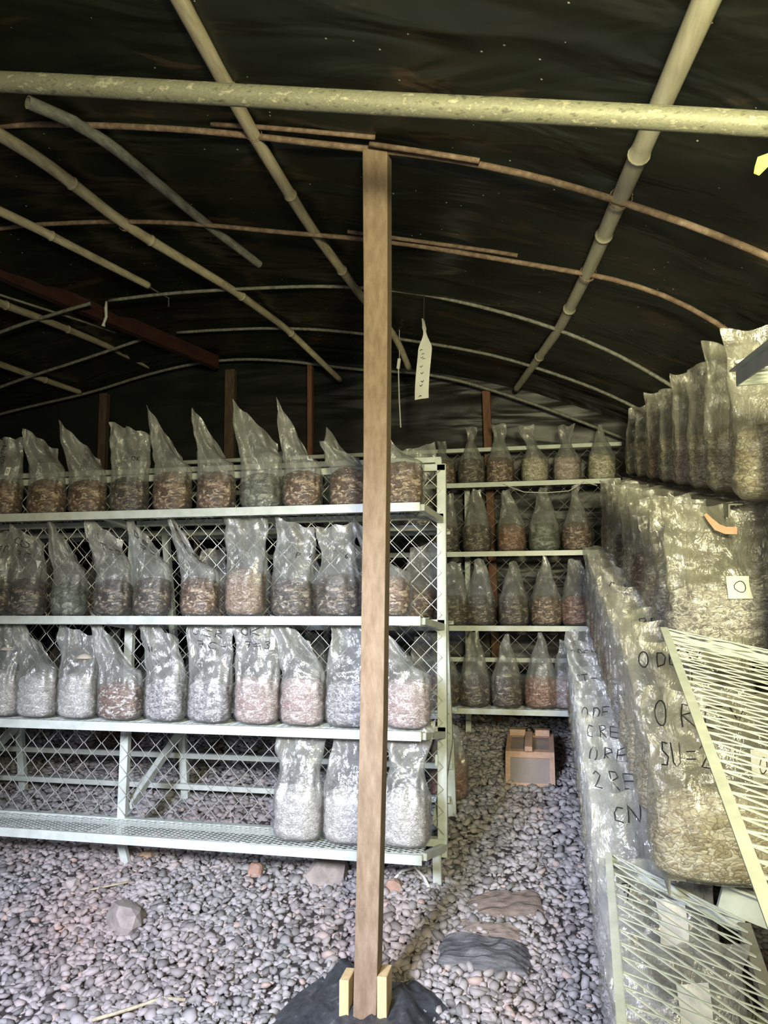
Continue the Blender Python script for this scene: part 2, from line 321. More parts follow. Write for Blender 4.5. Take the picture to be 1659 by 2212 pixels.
for (x0, x1, y0, y1, pi_, tv, tf) in [(-3.5, 1.0, 2.3, 4.0, .0265, icv1, icf1), (-5.2, 1.0, 4.0, 6.0, .031, icv1, icf1)]:
    for rep in range(2):
        V, F = stones(x0, x1, y0, y1, pi_ * (1 if rep == 0 else 1.12), tv, tf, ''); VA.append(V - np.array([0, 0, .008 * (1 - rep)])); FA.append(F + off); off += len(V)
V = np.concatenate(VA); F = np.concatenate(FA)
me = bpy.data.meshes.new('gravel'); me.vertices.add(len(V)); me.vertices.foreach_set('co', V.ravel())
me.loops.add(F.size); me.loops.foreach_set('vertex_index', F.ravel().astype(np.int32)); me.polygons.add(len(F))
me.polygons.foreach_set('loop_start', np.arange(0, F.size, 3, dtype=np.int32)); me.polygons.foreach_set('loop_total', np.full(len(F), 3, dtype=np.int32))
me.update(); me.validate(); me.materials.append(M['gravel'])
o = link(bpy.data.objects.new('gravel', me)); o.location = (0, 0, ZO)
tag(o, 'loose grey and pinkish gravel covering the sloping floor', 'gravel', kind='stuff')

# ------------------------------------------------------------------ roof frame
def hoop(Y, x0, x1, r, mat, name, label, dz=0, n=44, group=None, wob=.004, prof=None):
    b = MB(); pts = []
    for i in range(n):
        x = x0 + (x1 - x0) * i / (n - 1)
        z = float(np.mean([np.interp(x + d, prof[0], prof[1]) for d in np.linspace(-.28, .28, 9)])) if x0 + .3 < x < x1 - .3 else float(np.interp(x, prof[0], prof[1]))
        pts.append((x, Y + wob * 4 * math.sin(x * 2.1 + Y), z + dz + wob * math.sin(x * 5 + Y * 3)))
    b.tube(pts, r, 10); o = b.build(name, mat, smooth=True); tag(o, label, 'roof hoop', group); return o
b = MB()
hp = [(-3.2, 1.98), (-2.4, 1.85), (-1.68, 1.705), (-.87, 1.525), (-.41, 1.42), (.12, 1.34), (.37, 1.298), (.6, 1.256), (1.0, 1.17), (1.35, 1.06)]
hx, hz_ = zip(*hp); hpoly = np.polyfit(hx, hz_, 3)
b.tube([(x, 2.0, float(np.polyval(hpoly, x)) + .003 * math.sin(x * 3)) for x in np.linspace(-3.2, 1.35, 50)], .032, 16)
o = b.build('metal_pipe', M['galv'], smooth=True); tag(o, 'thick blotchy galvanised pipe crossing the roof nearest the viewer', 'pipe')
hoop(2.8, -3.6, 1.33, .0135, M['rust'], 'roof_hoop', 'rusty rebar hoop resting on top of the middle wooden post', dz=-.008,
     prof=([-3.6, -2.33, -1.98, -1.22, -.6, -.2, .325, .58, .81, 1.1, 1.33], [2.10, 2.17, 2.125, 1.985, 1.85, 1.735, 1.515, 1.385, 1.25, 1.05, .8]))
hoop(3.545, -3.3, 1.33, .012, M['rust'], 'roof_hoop', 'rusty hoop crossing the middle post a little below its top',
     prof=([-3.3, -2.9, -2.56, -2.06, -1.53, -.86, -.33, .25, .57, .86, 1.1, 1.33], [2.08, 2.11, 2.106, 2.06, 1.98, 1.86, 1.72, 1.56, 1.45, 1.24, 1.0, .7]))
hoop(4.385, -2.73, 1.2, .011, M['cane_grey'], 'roof_hoop', 'thin grey hoop from which the white paper strip hangs',
     prof=([-2.73, -2.23, -1.57, -1.03, -.55, .13, .69, 1.2], [2.017, 2.03, 2.03, 1.97, 1.877, 1.61, 1.30, .85]))
hoop(5.2, -2.66, 1.1, .011, M['cane_grey'], 'roof_hoop', 'thin faint hoop second from the back wall, right of the red-brown beam',
     prof=([-2.64, -2.2, -1.86, -1.23, -.96, -.49, -.02, .58, 1.1], [2.09, 2.1, 2.08, 1.99, 1.93, 1.81, 1.66, 1.40, 1.0]))
hoop(5.88, -4.9, .9, .012, M['cane_grey'], 'roof_hoop', 'rearmost grey hoop along the top of the back wall',
     prof=([-4.9, -4.7, -3.76, -3.17, -2.6, -2.1, -1.47, -.8, -.1, .9], [1.70, 1.74, 1.89, 2.03, 2.12, 2.07, 1.95, 1.86, 1.62, 1.15]))
hoop(4.385, -4.6, -2.86, .012, M['cane_grey'], 'roof_hoop', 'short curved rod left of the beam, nearer of the two', prof=([-4.6, -3.54, -3.0, -2.86], [1.5, 1.87, 1.985, 2.01]))
hoop(5.2, -5.2, -2.80, .012, M['cane_grey'], 'roof_hoop', 'short curved rod left of the beam, farther of the two', prof=([-5.2, -4.17, -2.94, -2.80], [1.45, 1.76, 2.055, 2.08]))
# doubled lengths lashed to the rusty hoops
def splice(pts, r, label):
    b = MB(); b.tube(pts, r, 8); tag(b.build('rebar_splice', M['rust'], smooth=True), label, 'rebar')
splice([(-1.30, 2.775, 2.012), (-1.1, 2.775, 1.974), (-.9, 2.775, 1.930), (-.6, 2.775, 1.862)], .010, 'left lapped length of rebar beside the hoop on the middle post')
splice([(-.62, 2.765, 1.830), (-.4, 2.765, 1.768), (-.19, 2.765, 1.705)], .011, 'rusty rebar stub lapped under the hoop just right of the post top')
splice([(-.90, 3.52, 1.875), (-.6, 3.52, 1.802), (-.2, 3.52, 1.705), (-.07, 3.52, 1.670)], .010, 'lapped rebar on the second rusty hoop right of the post')

def cane(name, pts, r0, r1, nodes, mat, label, cat='bamboo pole', hollow=False, seg=26):
    """bamboo culm through pts (Catmull-smoothed) with swollen joints"""
    P = [Vector(p) for p in pts]; Q = []; R = []; T = []
    L = [0]
    for a, c in zip(P, P[1:]): L.append(L[-1] + (c - a).length)
    tot = L[-1]; m = seg * 3
    arr = np.array([list(p) for p in P])
    s = sorted(set([tot * i / m for i in range(m + 1)] + [n_ * tot + d for n_ in nodes for d in (-.012, -.004, .0, .006, .014)]))
    s = [x for x in s if 0 <= x <= tot]
    for x in s:
        def cr(k):  # smooth interpolation
            xx = [max(0, min(tot, x + d)) for d in (-.16, -.08, 0, .08, .16)]
            return float(np.mean([np.interp(q, L, arr[:, k]) for q in xx])) if .2 < x < tot - .2 else float(np.interp(x, L, arr[:, k]))
        Q.append((cr(0), cr(1), cr(2)))
        rr = r0 + (r1 - r0) * x / tot
        for n_ in nodes:
            d = x - n_ * tot; rr += .0045 * math.exp(-(d / .007) ** 2) + .0015 * math.exp(-(d / .03) ** 2)
        R.append(rr)
    b = MB(); b.tube(Q, R, 14, caps=not hollow)
    o = b.build(name, mat, smooth=True); tag(o, label, cat)
    if hollow:
        b = MB()
        d = (Vector(Q[1]) - Vector(Q[0])).normalized(); X = d.cross(Vector((0, 0, 1))).normalized(); Y = d.cross(X)
        vs = []; 
        for k in range(14):
            a = 2 * math.pi * k / 14; e = X * math.cos(a) + Y * math.sin(a); vs += [Vector(Q[0]) + e * r0, Vector(Q[0]) + e * r0 * .82]
        b.add(vs, [(2 * k, 2 * ((k + 1) % 14), 2 * ((k + 1) % 14) + 1, 2 * k + 1) for k in range(14)])
        bb = b.build('cut_end', M['cane'], o, smooth=True)
    return o
cane('bamboo_pole', [(.49, 1.25, 1.425), (.44, 1.66, 1.45), (.325, 2.8, 1.520), (.25, 3.545, 1.566), (.14, 4.385, 1.612), (-.02, 5.2, 1.658), (-.153, 5.88, 1.70)], .036, .024, [.27, .405, .60, .8], M['cane_pale'],
     'pale yellow bamboo pole running back along the right side of the roof')
cane('bamboo_pole', [(-1.10, 1.7, 1.99), (-1.10, 2.09, 1.965), (-1.125, 2.8, 1.960), (-1.10, 3.545, 1.925), (-1.03, 4.385, 1.90), (-.93, 5.0, 1.86), (-.90, 5.35, 1.74)], .030, .022, [.22, .42, .63, .84], M['cane'],
     'bamboo pole passing behind the top of the middle wooden post')
cane('bamboo_pole', [(-2.35, 2.6, 2.085), (-2.235, 2.93, 2.085), (-2.14, 3.545, 2.052), (-1.87, 4.385, 2.02), (-1.79, 5.2, 2.06), (-1.55, 5.85, 1.85)], .030, .022, [.17, .34, .58, .8], M['cane'],
     'long tan bamboo pole with a pale joint ring, left of the hollow pipe')
cane('hollow_pipe', [(-2.0, 2.55, 2.055), (-1.86, 2.8, 2.075), (-1.69, 3.545, 2.025), (-1.55, 4.0, 1.985)], .027, .022, [], M['cane_grey'],
     'dark grey pipe with an open round end at upper left', 'pipe', hollow=True)
cane('bamboo_pole', [(-2.75, 3.0, 2.02), (-2.66, 3.42, 2.06), (-2.41, 4.3, 2.06)], .026, .022, [.45], M['cane'],
     'short pale bamboo pole ending bluntly left of the grey hollow pipe')
b = MB(); b.tube([(-2.41, 4.3, 2.055), (-2.36, 4.38, 2.03), (-2.33, 4.42, 2.02), (-2.33, 4.42, 1.96)], .006, 6)
tag(b.build('bent_wire', M['dark_cord'], smooth=True), 'bent wire sticking out past the blunt end of the short bamboo pole', 'wire')
cane('bamboo_pole', [(-3.24, 3.6, 1.86), (-3.24, 4.0, 1.885), (-3.26, 4.38, 1.95), (-3.27, 5.2, 2.045), (-3.236, 5.85, 2.07)], .026, .022, [.2, .5, .75], M['cane'],
     'bamboo pole just left of the red-brown beam')
cane('bamboo_pole', [(-3.94, 4.4, 1.80), (-3.94, 5.2, 1.855), (-3.89, 5.85, 1.885)], .026, .022, [.3, .7], M['cane'],
     'bamboo pole farthest left under the lower roof')
b = MB(); b.bar((-3.25, 3.7, 2.06), (-2.62, 5.83, 2.06), .06, .11); bevel(tag(b.build('roof_beam', M['beam']), 'dark red-brown beam under the ridge at the left', 'beam'))
b = MB(); b.tube([(-3.36, 3.7, 1.93), (-3.1, 4.6, 2.0), (-3.0, 4.9, 2.01)], .008, 6); tag(b.build('roof_wire', M['cane_grey'], smooth=True), 'thin grey rod close under the left edge of the red-brown beam', 'wire')
# tie wires around crossings
def tie(c, r, axis, label):
    b = MB(); c = Vector(c); pts = []
    for k in range(26):
        a = k / 25 * 4 * math.pi
        if axis == 'y': pts.append(c + Vector((math.cos(a) * r, (k / 25 - .5) * .02, math.sin(a) * r)))
        else: pts.append(c + Vector(((k / 25 - .5) * .02, math.cos(a) * r, math.sin(a) * r)))
    b.tube(pts, .002, 5); tag(b.build('tie_wire', M['rust'], smooth=True), label, 'wire')
tie((.325, 2.8, 1.515), .042, 'y', 'wire lashing the yellow bamboo to the hoop on the post')
tie((.25, 3.545, 1.562), .038, 'y', 'wire lashing the yellow bamboo to the second rusty hoop')
tie((-1.12, 2.8, 1.965), .034, 'y', 'wire lashing the bamboo behind the post to the first rusty hoop')
tie((-2.14, 3.545, 2.055), .034, 'y', 'wire lashing the long tan bamboo to the second rusty hoop')

# ------------------------------------------------------------------ middle post, bracing boards, tarp
t = empty('wooden_post', (-.62, 2.84, fz(2.84)), 'square rough wooden post standing in the middle of the view', 'post')
b = MB()
x = [(-.683, fz(2.8) - .02), (-.648, 1.80)]
vs = []
for (zc, xl, xr, yb) in [(fz(2.8) - .02, -.682, -.600, .088), (-.4, -.660, -.572, .088), (.55, -.650, -.560, .088), (1.2, -.651, -.556, .09), (1.835, -.658, -.556, .09)]:
    vs += [(xl, 2.8, zc), (xr, 2.8, zc), (xr, 2.8 + yb, zc), (xl, 2.8 + yb, zc)]
fs = [(3, 2, 1, 0), (16, 17, 18, 19)] + [(4 * i + k, 4 * i + (k + 1) % 4, 4 * i + 4 + (k + 1) % 4, 4 * i + 4 + k) for i in range(4) for k in range(4)]
b.add(vs, fs); bevel(b.build('shaft', M['wood_post'], t), .003, 2)
for nm, xa, y0, z1 in (('l', -.712, 2.80, -1.285), ('r', -.5765, 2.80, -1.262)):
    b = MB(); b.box((xa, y0 + .045, (z1 + fz(2.84)) / 2 - .01), (.034, .10, z1 - fz(2.84) + .02)); o = bevel(b.build('brace_board', M['wood_new'], t), .002)
    o['label'] = 'fresh pale pine board'
b = MB()
def crumple(name, outline, amp, seed, zoff, mat, label, cat, hump=.03, cz=None):
    """a crumpled sheet lying on the sloping ground within an outline"""
    cx = sum(p[0] for p in outline) / len(outline); cy = sum(p[1] for p in outline) / len(outline)
    b = MB(); rings = 9; m = len(outline) * 5; vs = []
    for r in range(rings + 1):
        for k in range(m):
            f = k / m * len(outline); i = int(f); a = outline[i]; c = outline[(i + 1) % len(outline)]; q = f - i
            ex = a[0] + (c[0] - a[0]) * q; ey = a[1] + (c[1] - a[1]) * q
            s = r / rings; x = cx + (ex - cx) * s; y = cy + (ey - cy) * s
            h = hump * (1 - s ** 2) + amp * (mnoise.noise(Vector((x * 11, y * 5, seed))) + .6 * mnoise.noise(Vector((x * 24 + y * 9, y * 14, seed + 2)))) 
            if r == rings: h = -.012
            vs.append((x, y, fz(y) + zoff + h))
    fs = [(r * m + k, r * m + (k + 1) % m, (r + 1) * m + (k + 1) % m, (r + 1) * m + k) for r in range(rings) for k in range(m)]
    b.add(vs, fs); o = b.build(name, mat, smooth=True); tag(o, label, cat); return o
crumple('plastic_tarp', [(-1.05, 2.62), (-.93, 2.95), (-.80, 3.15), (-.70, 3.12), (-.62, 3.02), (-.52, 3.08), (-.40, 3.00), (-.30, 2.84), (-.34, 2.66), (-.6, 2.5)], .05, 3, .035, M['tarp'],
        'crumpled black plastic sheet around the foot of the middle post', 'tarp', hump=.045)

# ------------------------------------------------------------------ rocks, slabs and litter
def rock(name, c, d, seed, mat, label, rot=0, cat='rock', cut=.8):
    b = MB(); vs = []
    R = Matrix.Rotation(rot, 3, 'Z')
    for v in icv:
        v = Vector(v); k = 1 + .28 * mnoise.noise(v * 1.3 + Vector((seed, 0, 0))) + .12 * mnoise.noise(v * 3.5 + Vector((0, seed, 0)))
        v = Vector([math.copysign(abs(q) ** cut, q) for q in v]) * k
        vs.append(R @ Vector((v.x * d[0], v.y * d[1], v.z * d[2])) + Vector((c[0], c[1], fz(c[1]) + d[2] * .45)))
    b.add(vs, [tuple(f) for f in icf.tolist()]); o = b.build(name, mat); tag(o, label, cat); return o
rock('rock', (-1.83, 3.27, 0), (.12, .06, .075), 2.2, M['rock'], 'long grey rock lying on the gravel at lower left', -.6)
rock('rock', (-1.03, 3.73, 0), (.10, .07, .075), 5.1, M['rock'], 'biggest angular rock just left of the middle post', .3)
rock('rock', (-.70, 3.66, 0), (.042, .032, .045), 8.3, M['rock_brown'], 'small reddish stone just right of the middle post')
rock('rock', (-1.40, 3.74, 0), (.038, .03, .04), 9.3, M['rock_brown'], 'small pinkish stone left of the biggest angular rock')
rock('rock', (-.66, 3.95, 0), (.035, .03, .05), 3.7, M['rock_brown'], 'small upright brown stone under the right end of the front rack')
rock('rock', (-2.25, 3.52, 0), (.035, .03, .03), 4.9, M['rock'], 'small tan stone below the bottom shelf at far left')
rock('leaf_clump', (-2.0, 3.80, 0), (.055, .03, .03), 6.3, M['leaf'], 'crumpled dry leaf beside the left leg of the front rack', .4, 'leaf', 1.0)
def slab(name, c, d, seed, mat, label, rot):
    b = MB(); n1, n2 = 26, 14; vs = []; R = Matrix.Rotation(rot, 3, 'Z')
    for j in range(n2 + 1):
        for i in range(n1 + 1):
            u = i / n1 * 2 - 1; v = j / n2 * 2 - 1
            e = max(0, 1 - u ** 4) ** .5 * max(0, 1 - v ** 6) ** .5
            x = u * d[0] * (1 + .08 * mnoise.noise(Vector((v * 2, seed, 0)))); y = v * d[1] * (1 + .12 * mnoise.noise(Vector((u * 3, 0, seed))))
            h = d[2] * e * (1 + .25 * mnoise.noise(Vector((u * 2, v * 2, seed)))) + .012 * e * mnoise.noise(Vector((u * 3, v * 16, seed)))
            p = R @ Vector((x, y, 0)); vs.append((p.x + c[0], p.y + c[1], fz(p.y + c[1]) + h - .01))
    fs = [(j * (n1 + 1) + i, j * (n1 + 1) + i + 1, (j + 1) * (n1 + 1) + i + 1, (j + 1) * (n1 + 1) + i) for j in range(n2) for i in range(n1)]
    b.add(vs, fs); o = b.build(name, mat); tag(o, label, 'stone slab'); return o
slab('stone_slab', (-.26, 3.25, 0), (.19, .095, .075), 1.5, M['slate'], 'dark layered stone slab half buried right of the middle post', -.05)
slab('stone_slab', (-.19, 3.62, 0), (.17, .09, .045), 2.5, M['mud'], 'brown muddy stone slab behind the dark layered slab', .25)
slab('stone_slab', (-.25, 3.42, 0), (.16, .05, .045), 4.5, M['mud'], 'low brown ledge of stone between the two slabs', -.08)
b = MB(); b.tube([(-.72, 3.72, fz(3.72) + .02), (-.68, 3.76, fz(3.76) + .05), (-.62, 3.78, fz(3.78) + .06), (-.57, 3.74, fz(3.74) + .04), (-.54, 3.70, fz(3.70) + .015)], .007, 8)
tag(b.build('cable', M['cord'], smooth=True), 'white cable looped on the gravel by the right foot of the front rack', 'cable')
b = MB(); b.tube([(-2.12, 3.46, fz(3.46) + .03), (-2.03, 3.50, fz(3.5) + .035), (-1.96, 3.55, fz(3.55) + .03)], .005, 6)
tag(b.build('twig', M['cane'], smooth=True), 'short pale twig on the gravel below the left leg of the rack', 'twig')
b = MB(); b.tube([(-1.62, 2.70, fz(2.70) + .035), (-1.5, 2.76, fz(2.76) + .045), (-1.42, 2.84, fz(2.84) + .035), (-1.33, 2.85, fz(2.85) + .03)], .007, 6)
tag(b.build('twig', M['cane'], smooth=True), 'bleached bent twig on the gravel at the bottom of the view', 'twig')

# ------------------------------------------------------------------ hive-like box in the aisle
t = empty('wooden_box', (-.09, 5.0, fz(4.8)), 'pinkish wooden box with mesh windows standing in the gravel aisle', 'box')
x0, x1 = -.238, .052
yf, yb = 4.80, 5.20
zb, zt, zt2 = fz(4.8) + .01, -.862, -.80
p = lambda x, y, z: (x, y, z)
def panel(pts, th, name, mat, parent):
    b = MB(); P = [Vector(q) for q in pts]; nrm = (P[1] - P[0]).cross(P[3] - P[0]).normalized() * th
    b.add(P + [q - nrm for q in P], [(0, 1, 2, 3), (7, 6, 5, 4), (0, 4, 5, 1), (1, 5, 6, 2), (2, 6, 7, 3), (3, 7, 4, 0)]); return b.build(name, mat, parent)
yt = 4.885
for s, xa in (('a', x0), ('b', x1 - .018)):
    b = MB(); o5 = [(yf, zb), (yb, fz(yb) + .01), (yb, zt2), (yt, zt)]
    b.add([(xa, y, z) for y, z in o5] + [(xa + .018, y, z) for y, z in o5], [(0, 3, 2, 1), (4, 5, 6, 7), (0, 1, 5, 4), (1, 2, 6, 5), (2, 3, 7, 6), (3, 0, 4, 7)])
    b.build('side_board', M['wood_box'], t)
def onf(u, v, d=0):   # front slope
    return (x0 + (x1 - x0) * u, yf + (yt - yf) * v - d, zb + (zt - zb) * v + d * .4)
def ont(u, v, d=0):
    return (x0 + (x1 - x0) * u, yt + (yb - yt) * v, zt + (zt2 - zt) * v + d)
for fn, nm in ((onf, 'front_frame'), (ont, 'top_frame')):
    b = MB()
    for (u0, u1, v0, v1) in ((0, 1, 0, .13), (0, 1, .87, 1), (0, .10, .13, .87), (.90, 1, .13, .87)):
        P = [fn(u0, v0, .0), fn(u1, v0, .0), fn(u1, v1, .0), fn(u0, v1, .0)]; Q = [fn(u0, v0, .014), fn(u1, v0, .014), fn(u1, v1, .014), fn(u0, v1, .014)]
        b.add(P + Q, [(3, 2, 1, 0), (4, 5, 6, 7), (0, 1, 5, 4), (1, 2, 6, 5), (2, 3, 7, 6), (3, 0, 4, 7)])
    f = b.build(nm, M['wood_box'], t)
    panel([fn(.08, .1, .004), fn(.92, .1, .004), fn(.92, .9, .004), fn(.08, .9, .004)], .003, 'window_panel', M['acrylic'], t)
b = MB(); b.box((-.10, 5.0, -.805), (.045, .30, .03), Matrix.Rotation(.15, 3, 'X')); bevel(b.build('handle_board', M['wood_box'], t), .002)
for xa, wa in ((-.172, .10), (-.017, .09)):
    b = MB(); b.box((xa, 5.17, -.775), (wa, .075, .04)); bevel(b.build('top_block', M['wood_box'], t), .002)

# ------------------------------------------------------------------ rack pieces
def angle_rail(b, p, q, w_=.035, h_=.035, th=.004, inward=(0, 1, 0)):
    """L-shaped steel angle: vertical face toward -inward, flange on top"""
    p = Vector(p); q = Vector(q); i = Vector(inward)
    b.bar(p + Vector((0, 0, -h_ / 2)), q + Vector((0, 0, -h_ / 2)), th, h_)
    b.bar(p + i * w_ / 2, q + i * w_ / 2, w_, th)
def expanded(b, c00, c10, c01, c11, long_, short_, r=.0016):
    """expanded-metal sheet between four corners: zigzag strands across u, repeated along v"""
    c00, c10, c01, c11 = map(Vector, (c00, c10, c01, c11))
    W_ = (c10 - c00).length; H_ = (c01 - c00).length
    nu = max(2, int(W_ / (long_ / 2))); nv = max(2, int(H_ / short_))
    def at(u, v): return (c00 * (1 - u) * (1 - v) + c10 * u * (1 - v) + c01 * (1 - u) * v + c11 * u * v)
    for j in range(nv + 1):
        for sgn in (0, 1):
            pts = []
            for i in range(nu + 1):
                v = (j + .5 * ((i + sgn) % 2) * (1 if sgn == 0 else 1)) / nv
                if sgn: v = (j - .5 * (i % 2)) / nv
                else: v = (j + .5 * (i % 2)) / nv
                pts.append(at(i / nu, min(1, max(0, v))))
            for a, c in zip(pts, pts[1:]): b.bar(a, c, r * 2.4, r)
def chainlink(b, fn, nu, nv, r=.0021, off=.004):
    """woven diamonds: fn(i, j) gives the node; each wire zigzags down between two columns"""
    for i in range(nu):
        pts = []
        for j in range(nv + 1):
            pts.append(Vector(fn(i + (j + i) % 2, j)) + Vector((0, off * (1 if (j + i) % 2 else -1), 0)))
        b.tube(pts, r, 5)

# front rack ----------------------------------------------------------------
FY, SY = 3.75, 3.45                     # chain-link plane, shelf front
LV = [.490, -.028, -.533, -1.042]       # shelf tops
FXL, FXR, SXR = -3.55, -.455, -.535
t = empty('shelf_rack', ((-2.0), FY, fz(FY)), 'pale green steel shelf rack with chain-link panels at left', 'rack')
def posts(name, p, q, a=.04, b_=.04, mat='paint'):
    b = MB(); b.bar(p, q, a, b_, up=(0, 1, 0)); return bevel(b.build(name, M[mat], t), .002)
for x in (-3.2, -2.127):
    posts('front_post', (x, FY, -1.10), (x, FY, .72), .045, .035)
posts('front_post', (-.482, FY, -1.14), (-.470, FY, .72), .045, .035)
for x in (-2.127, -.505):
    posts('foot', (x, FY - .04, -1.09), (x + .045 * (x < -1), FY - .02, fz(FY) - .0), .04, .03)
posts('top_rail', (FXL, FY, .705), (-.45, FY, .705), .035, .035)
posts('bottom_rail', (FXL, FY, -1.055), (-.46, FY, -1.075), .035, .05)
for i, z in enumerate(LV[:3]):
    posts('cross_rail', (FXL, FY, z - .03), (-.46, FY, z - .03), .03, .035)
for z in LV:
    b = MB(); angle_rail(b, (FXL, SY, z), (SXR, SY, z - (.012 if z < -1 else 0)), .02, .038)
    b.build('shelf_lip', M['paint'], t)
    b = MB(); expanded(b, (FXL, SY + .01, z - .006), (SXR, SY + .01, z - .006), (FXL, FY - .02, z - .008), (SXR, FY - .02, z - .008), .075 if z > -1 else .05, .026, .0015)
    b.build('shelf_mesh', M['paint'], t)
    for pa, pb in (((SXR + .005, SY + .02, z - .02), (-.475, FY - .02, z - .05)), ((-2.14, SY + .02, z - .02), (-2.14, FY - .02, z - .05))):
        b = MB(); b.bar(pa, pb, .03, .03); b.build('shelf_bracket', M['paint'], t)
b = MB(); P_ = .1015
chainlink(b, lambda i, j: (-.475 - i * P_ / 2 * 1.0 - 0.0, FY - .02, .69 - j * P_ / 2), int(3.0 / (P_ / 2)), int(1.76 / (P_ / 2)), .0028)
b.build('chain_link_front', M['wire'], t, smooth=True)
# rear, sloping frame
def rearY(z): return 3.98 + (.80 - z) / 1.52 * .37
for x in (-3.2, -2.11, -.515):
    posts('rear_post', (x, rearY(.8), .80), (x, rearY(-.72), -.72), .035, .04)
    posts('rear_leg', (x, 4.36, -.70), (x, 4.44, fz(4.44)), .045, .035)
    b = MB(); b.bar((x + .0, 4.36, -.70), (x - .0, FY + .03, -1.0), .035, .035); b.build('diagonal_brace', M['paint'], t)
posts('rear_top_rail', (FXL, 3.98, .79), (-.50, 3.98, .79), .03, .03)
RL = [.44, -.07, -.575, -.85]
for k, z in enumerate(RL):
    y = rearY(z) if k < 3 else 4.37
    posts('rear_rail', (FXL, y, z), (-.5, y, z), .03, .035)
    if k < 3:
        yo = y + .30
        posts('rear_shelf_lip', (FXL, yo, z), (-.5, yo, z), .02, .038)
        b = MB(); expanded(b, (FXL, y + .02, z + .01), (-.5, y + .02, z + .01), (FXL, yo, z + .01), (-.5, yo, z + .01), .12, .04, .002); b.build('rear_shelf_mesh', M['paint'], t)
posts('rear_rail', (FXL, 4.38, -1.025), (-.52, 4.38, -1.03), .03, .045)
b = MB()
chainlink(b, lambda i, j: (-.51 - i * .055, rearY(.76 - j * .055) - .02, .76 - j * .055), int(2.9 / .055), 26, .002)
b.build('chain_link_rear', M['wire'], t, smooth=True)
b = MB(); b.box((-.505, FY + .0, -.70), (.012, .06, .05)); b.build('clamp', M['paint'], t)

# back rack ------------------------------------------------------------------
BL = [(.913, 5.5, .50), (.400, 5.3, .385), (-.100, 5.1, .285), (-.607, 4.92, .155)]
t = empty('shelf_rack', (-.8, 5.7, fz(5.7)), 'white-lipped tiered steel shelf rack against the back wall', 'rack')
for z, y, xr in BL:
    b = MB(); angle_rail(b, (-2.9, y, z), (xr + .06, y, z), .02, .032); b.build('shelf_lip', M['paint'], t)
    b = MB(); expanded(b, (-2.9, y + .01, z - .005), (xr + .06, y + .01, z - .005), (-2.9, y + .26, z - .005), (xr + .06, y + .26, z - .005), .11, .045, .002); b.build('shelf_mesh', M['paint'], t)
def byb(z): return 5.80 - (1.2 - z) * .30
for x in (-2.7, -1.6, -.53):
    posts('rack_post', (x, byb(1.2), 1.2), (x, 5.62, fz(5.6)), .04, .04)
posts('top_rail', (-2.9, 5.74, 1.20), (.60, 5.74, 1.205), .03, .035)
posts('cross_rail', (-2.9, byb(-.33), -.33), (.4, byb(-.33), -.33), .03, .035)
b = MB(); chainlink(b, lambda i, j: (.60 - i * .06, byb(1.18 - j * .06) - .02, 1.18 - j * .06), int(2.6 / .06), 30, .0022); b.build('chain_link', M['wire'], t, smooth=True)

# right rack (runs back along the right wall, its shelves follow the slope) ----
RR = [(.57, .912, 5.45), (.42, .40, 5.25), (.30, -.10, 5.05), (.17, -.607, 4.90)]
def rrz(k, Y): return RR[k][1] - .2 * (RR[k][2] - Y)
t = empty('shelf_rack', (.9, 4.0, fz(4.0)), 'dark grey tiered rack along the right wall crowded with bags', 'rack')
ends = [2.5, 2.42, 2.16, 1.35]
for k, (X, z, y) in enumerate(RR):
    b = MB(); ye = ends[k]
    b.bar((X, y, z - .02), (X, ye, rrz(k, ye) - .02), .005, .042); b.bar((X + .02, y, z), (X + .02, ye, rrz(k, ye)), .04, .004)
    b.build('shelf_lip', M['paint_grey'], t)
    b = MB(); expanded(b, (X + .02, ye, rrz(k, ye) - .004), (X + .02, y, z - .004), (X + .38, ye, rrz(k, ye) - .004), (X + .38, y, z - .004), .11, .05, .0018); b.build('shelf_mesh', M['paint_grey'], t)
for y in (5.2, 4.2, 3.2, 2.46):
    b = MB(); b.bar((1.0, y, fz(y)), (1.0, y, rrz(0, y) + .2), .04, .04); bevel(b.build('rack_post', M['paint_grey'], t), .002)
    for k, (X, z, yy) in enumerate(RR):
        if y >= ends[k] and y < yy:
            b = MB(); b.bar((X + .01, y, rrz(k, y) - .035), (1.0, y, rrz(k, y) - .035), .03, .03); b.build('shelf_bracket', M['paint_grey'], t)
for pa, pb in (((.24, 3.2, fz(3.2)), (.24, 3.2, rrz(3, 3.2) - .03)),):
    b = MB(); b.bar(pa, pb, .03, .03); b.build('rack_leg', M['paint_grey'], t)

# near rack of empty trays at the right edge -----------------------------------
t = empty('tray_rack', (.7, 1.9, fz(1.9)), 'pale green rack of empty expanded-metal trays at the right edge', 'rack')
def tray(FL, FR, NL, NR, lu, sv, name):
    FL, FR, NL, NR = map(Vector, (FL, FR, NL, NR)); b = MB()
    expanded(b, FL, FR, NL, NR, lu, sv, .0024); b.build('tray_mesh', M['paint'], t)
    b = MB(); b.bar(FL + Vector((0, 0, -.016)), NL + Vector((0, 0, -.016)), .005, .038); b.bar(FL + Vector((-.008, 0, .002)), NL + Vector((-.008, 0, .002)), .018, .004); b.build('tray_lip', M['paint'], t)
    b = MB(); b.bar(FL + Vector((0, .008, -.018)), FR + Vector((0, .008, -.018)), .005, .034); b.build('tray_end', M['paint'], t)
    b = MB(); b.bar(FR + Vector((0, 0, -.02)), NR + Vector((0, 0, -.02)), .03, .035); b.build('tray_back_rail', M['paint_grey'], t)
tray((.328, 2.2, -.048), (.70, 2.1, -.13), (.275, 1.0, -.41), (.66, .95, -.50), .14, .036, 'mid')
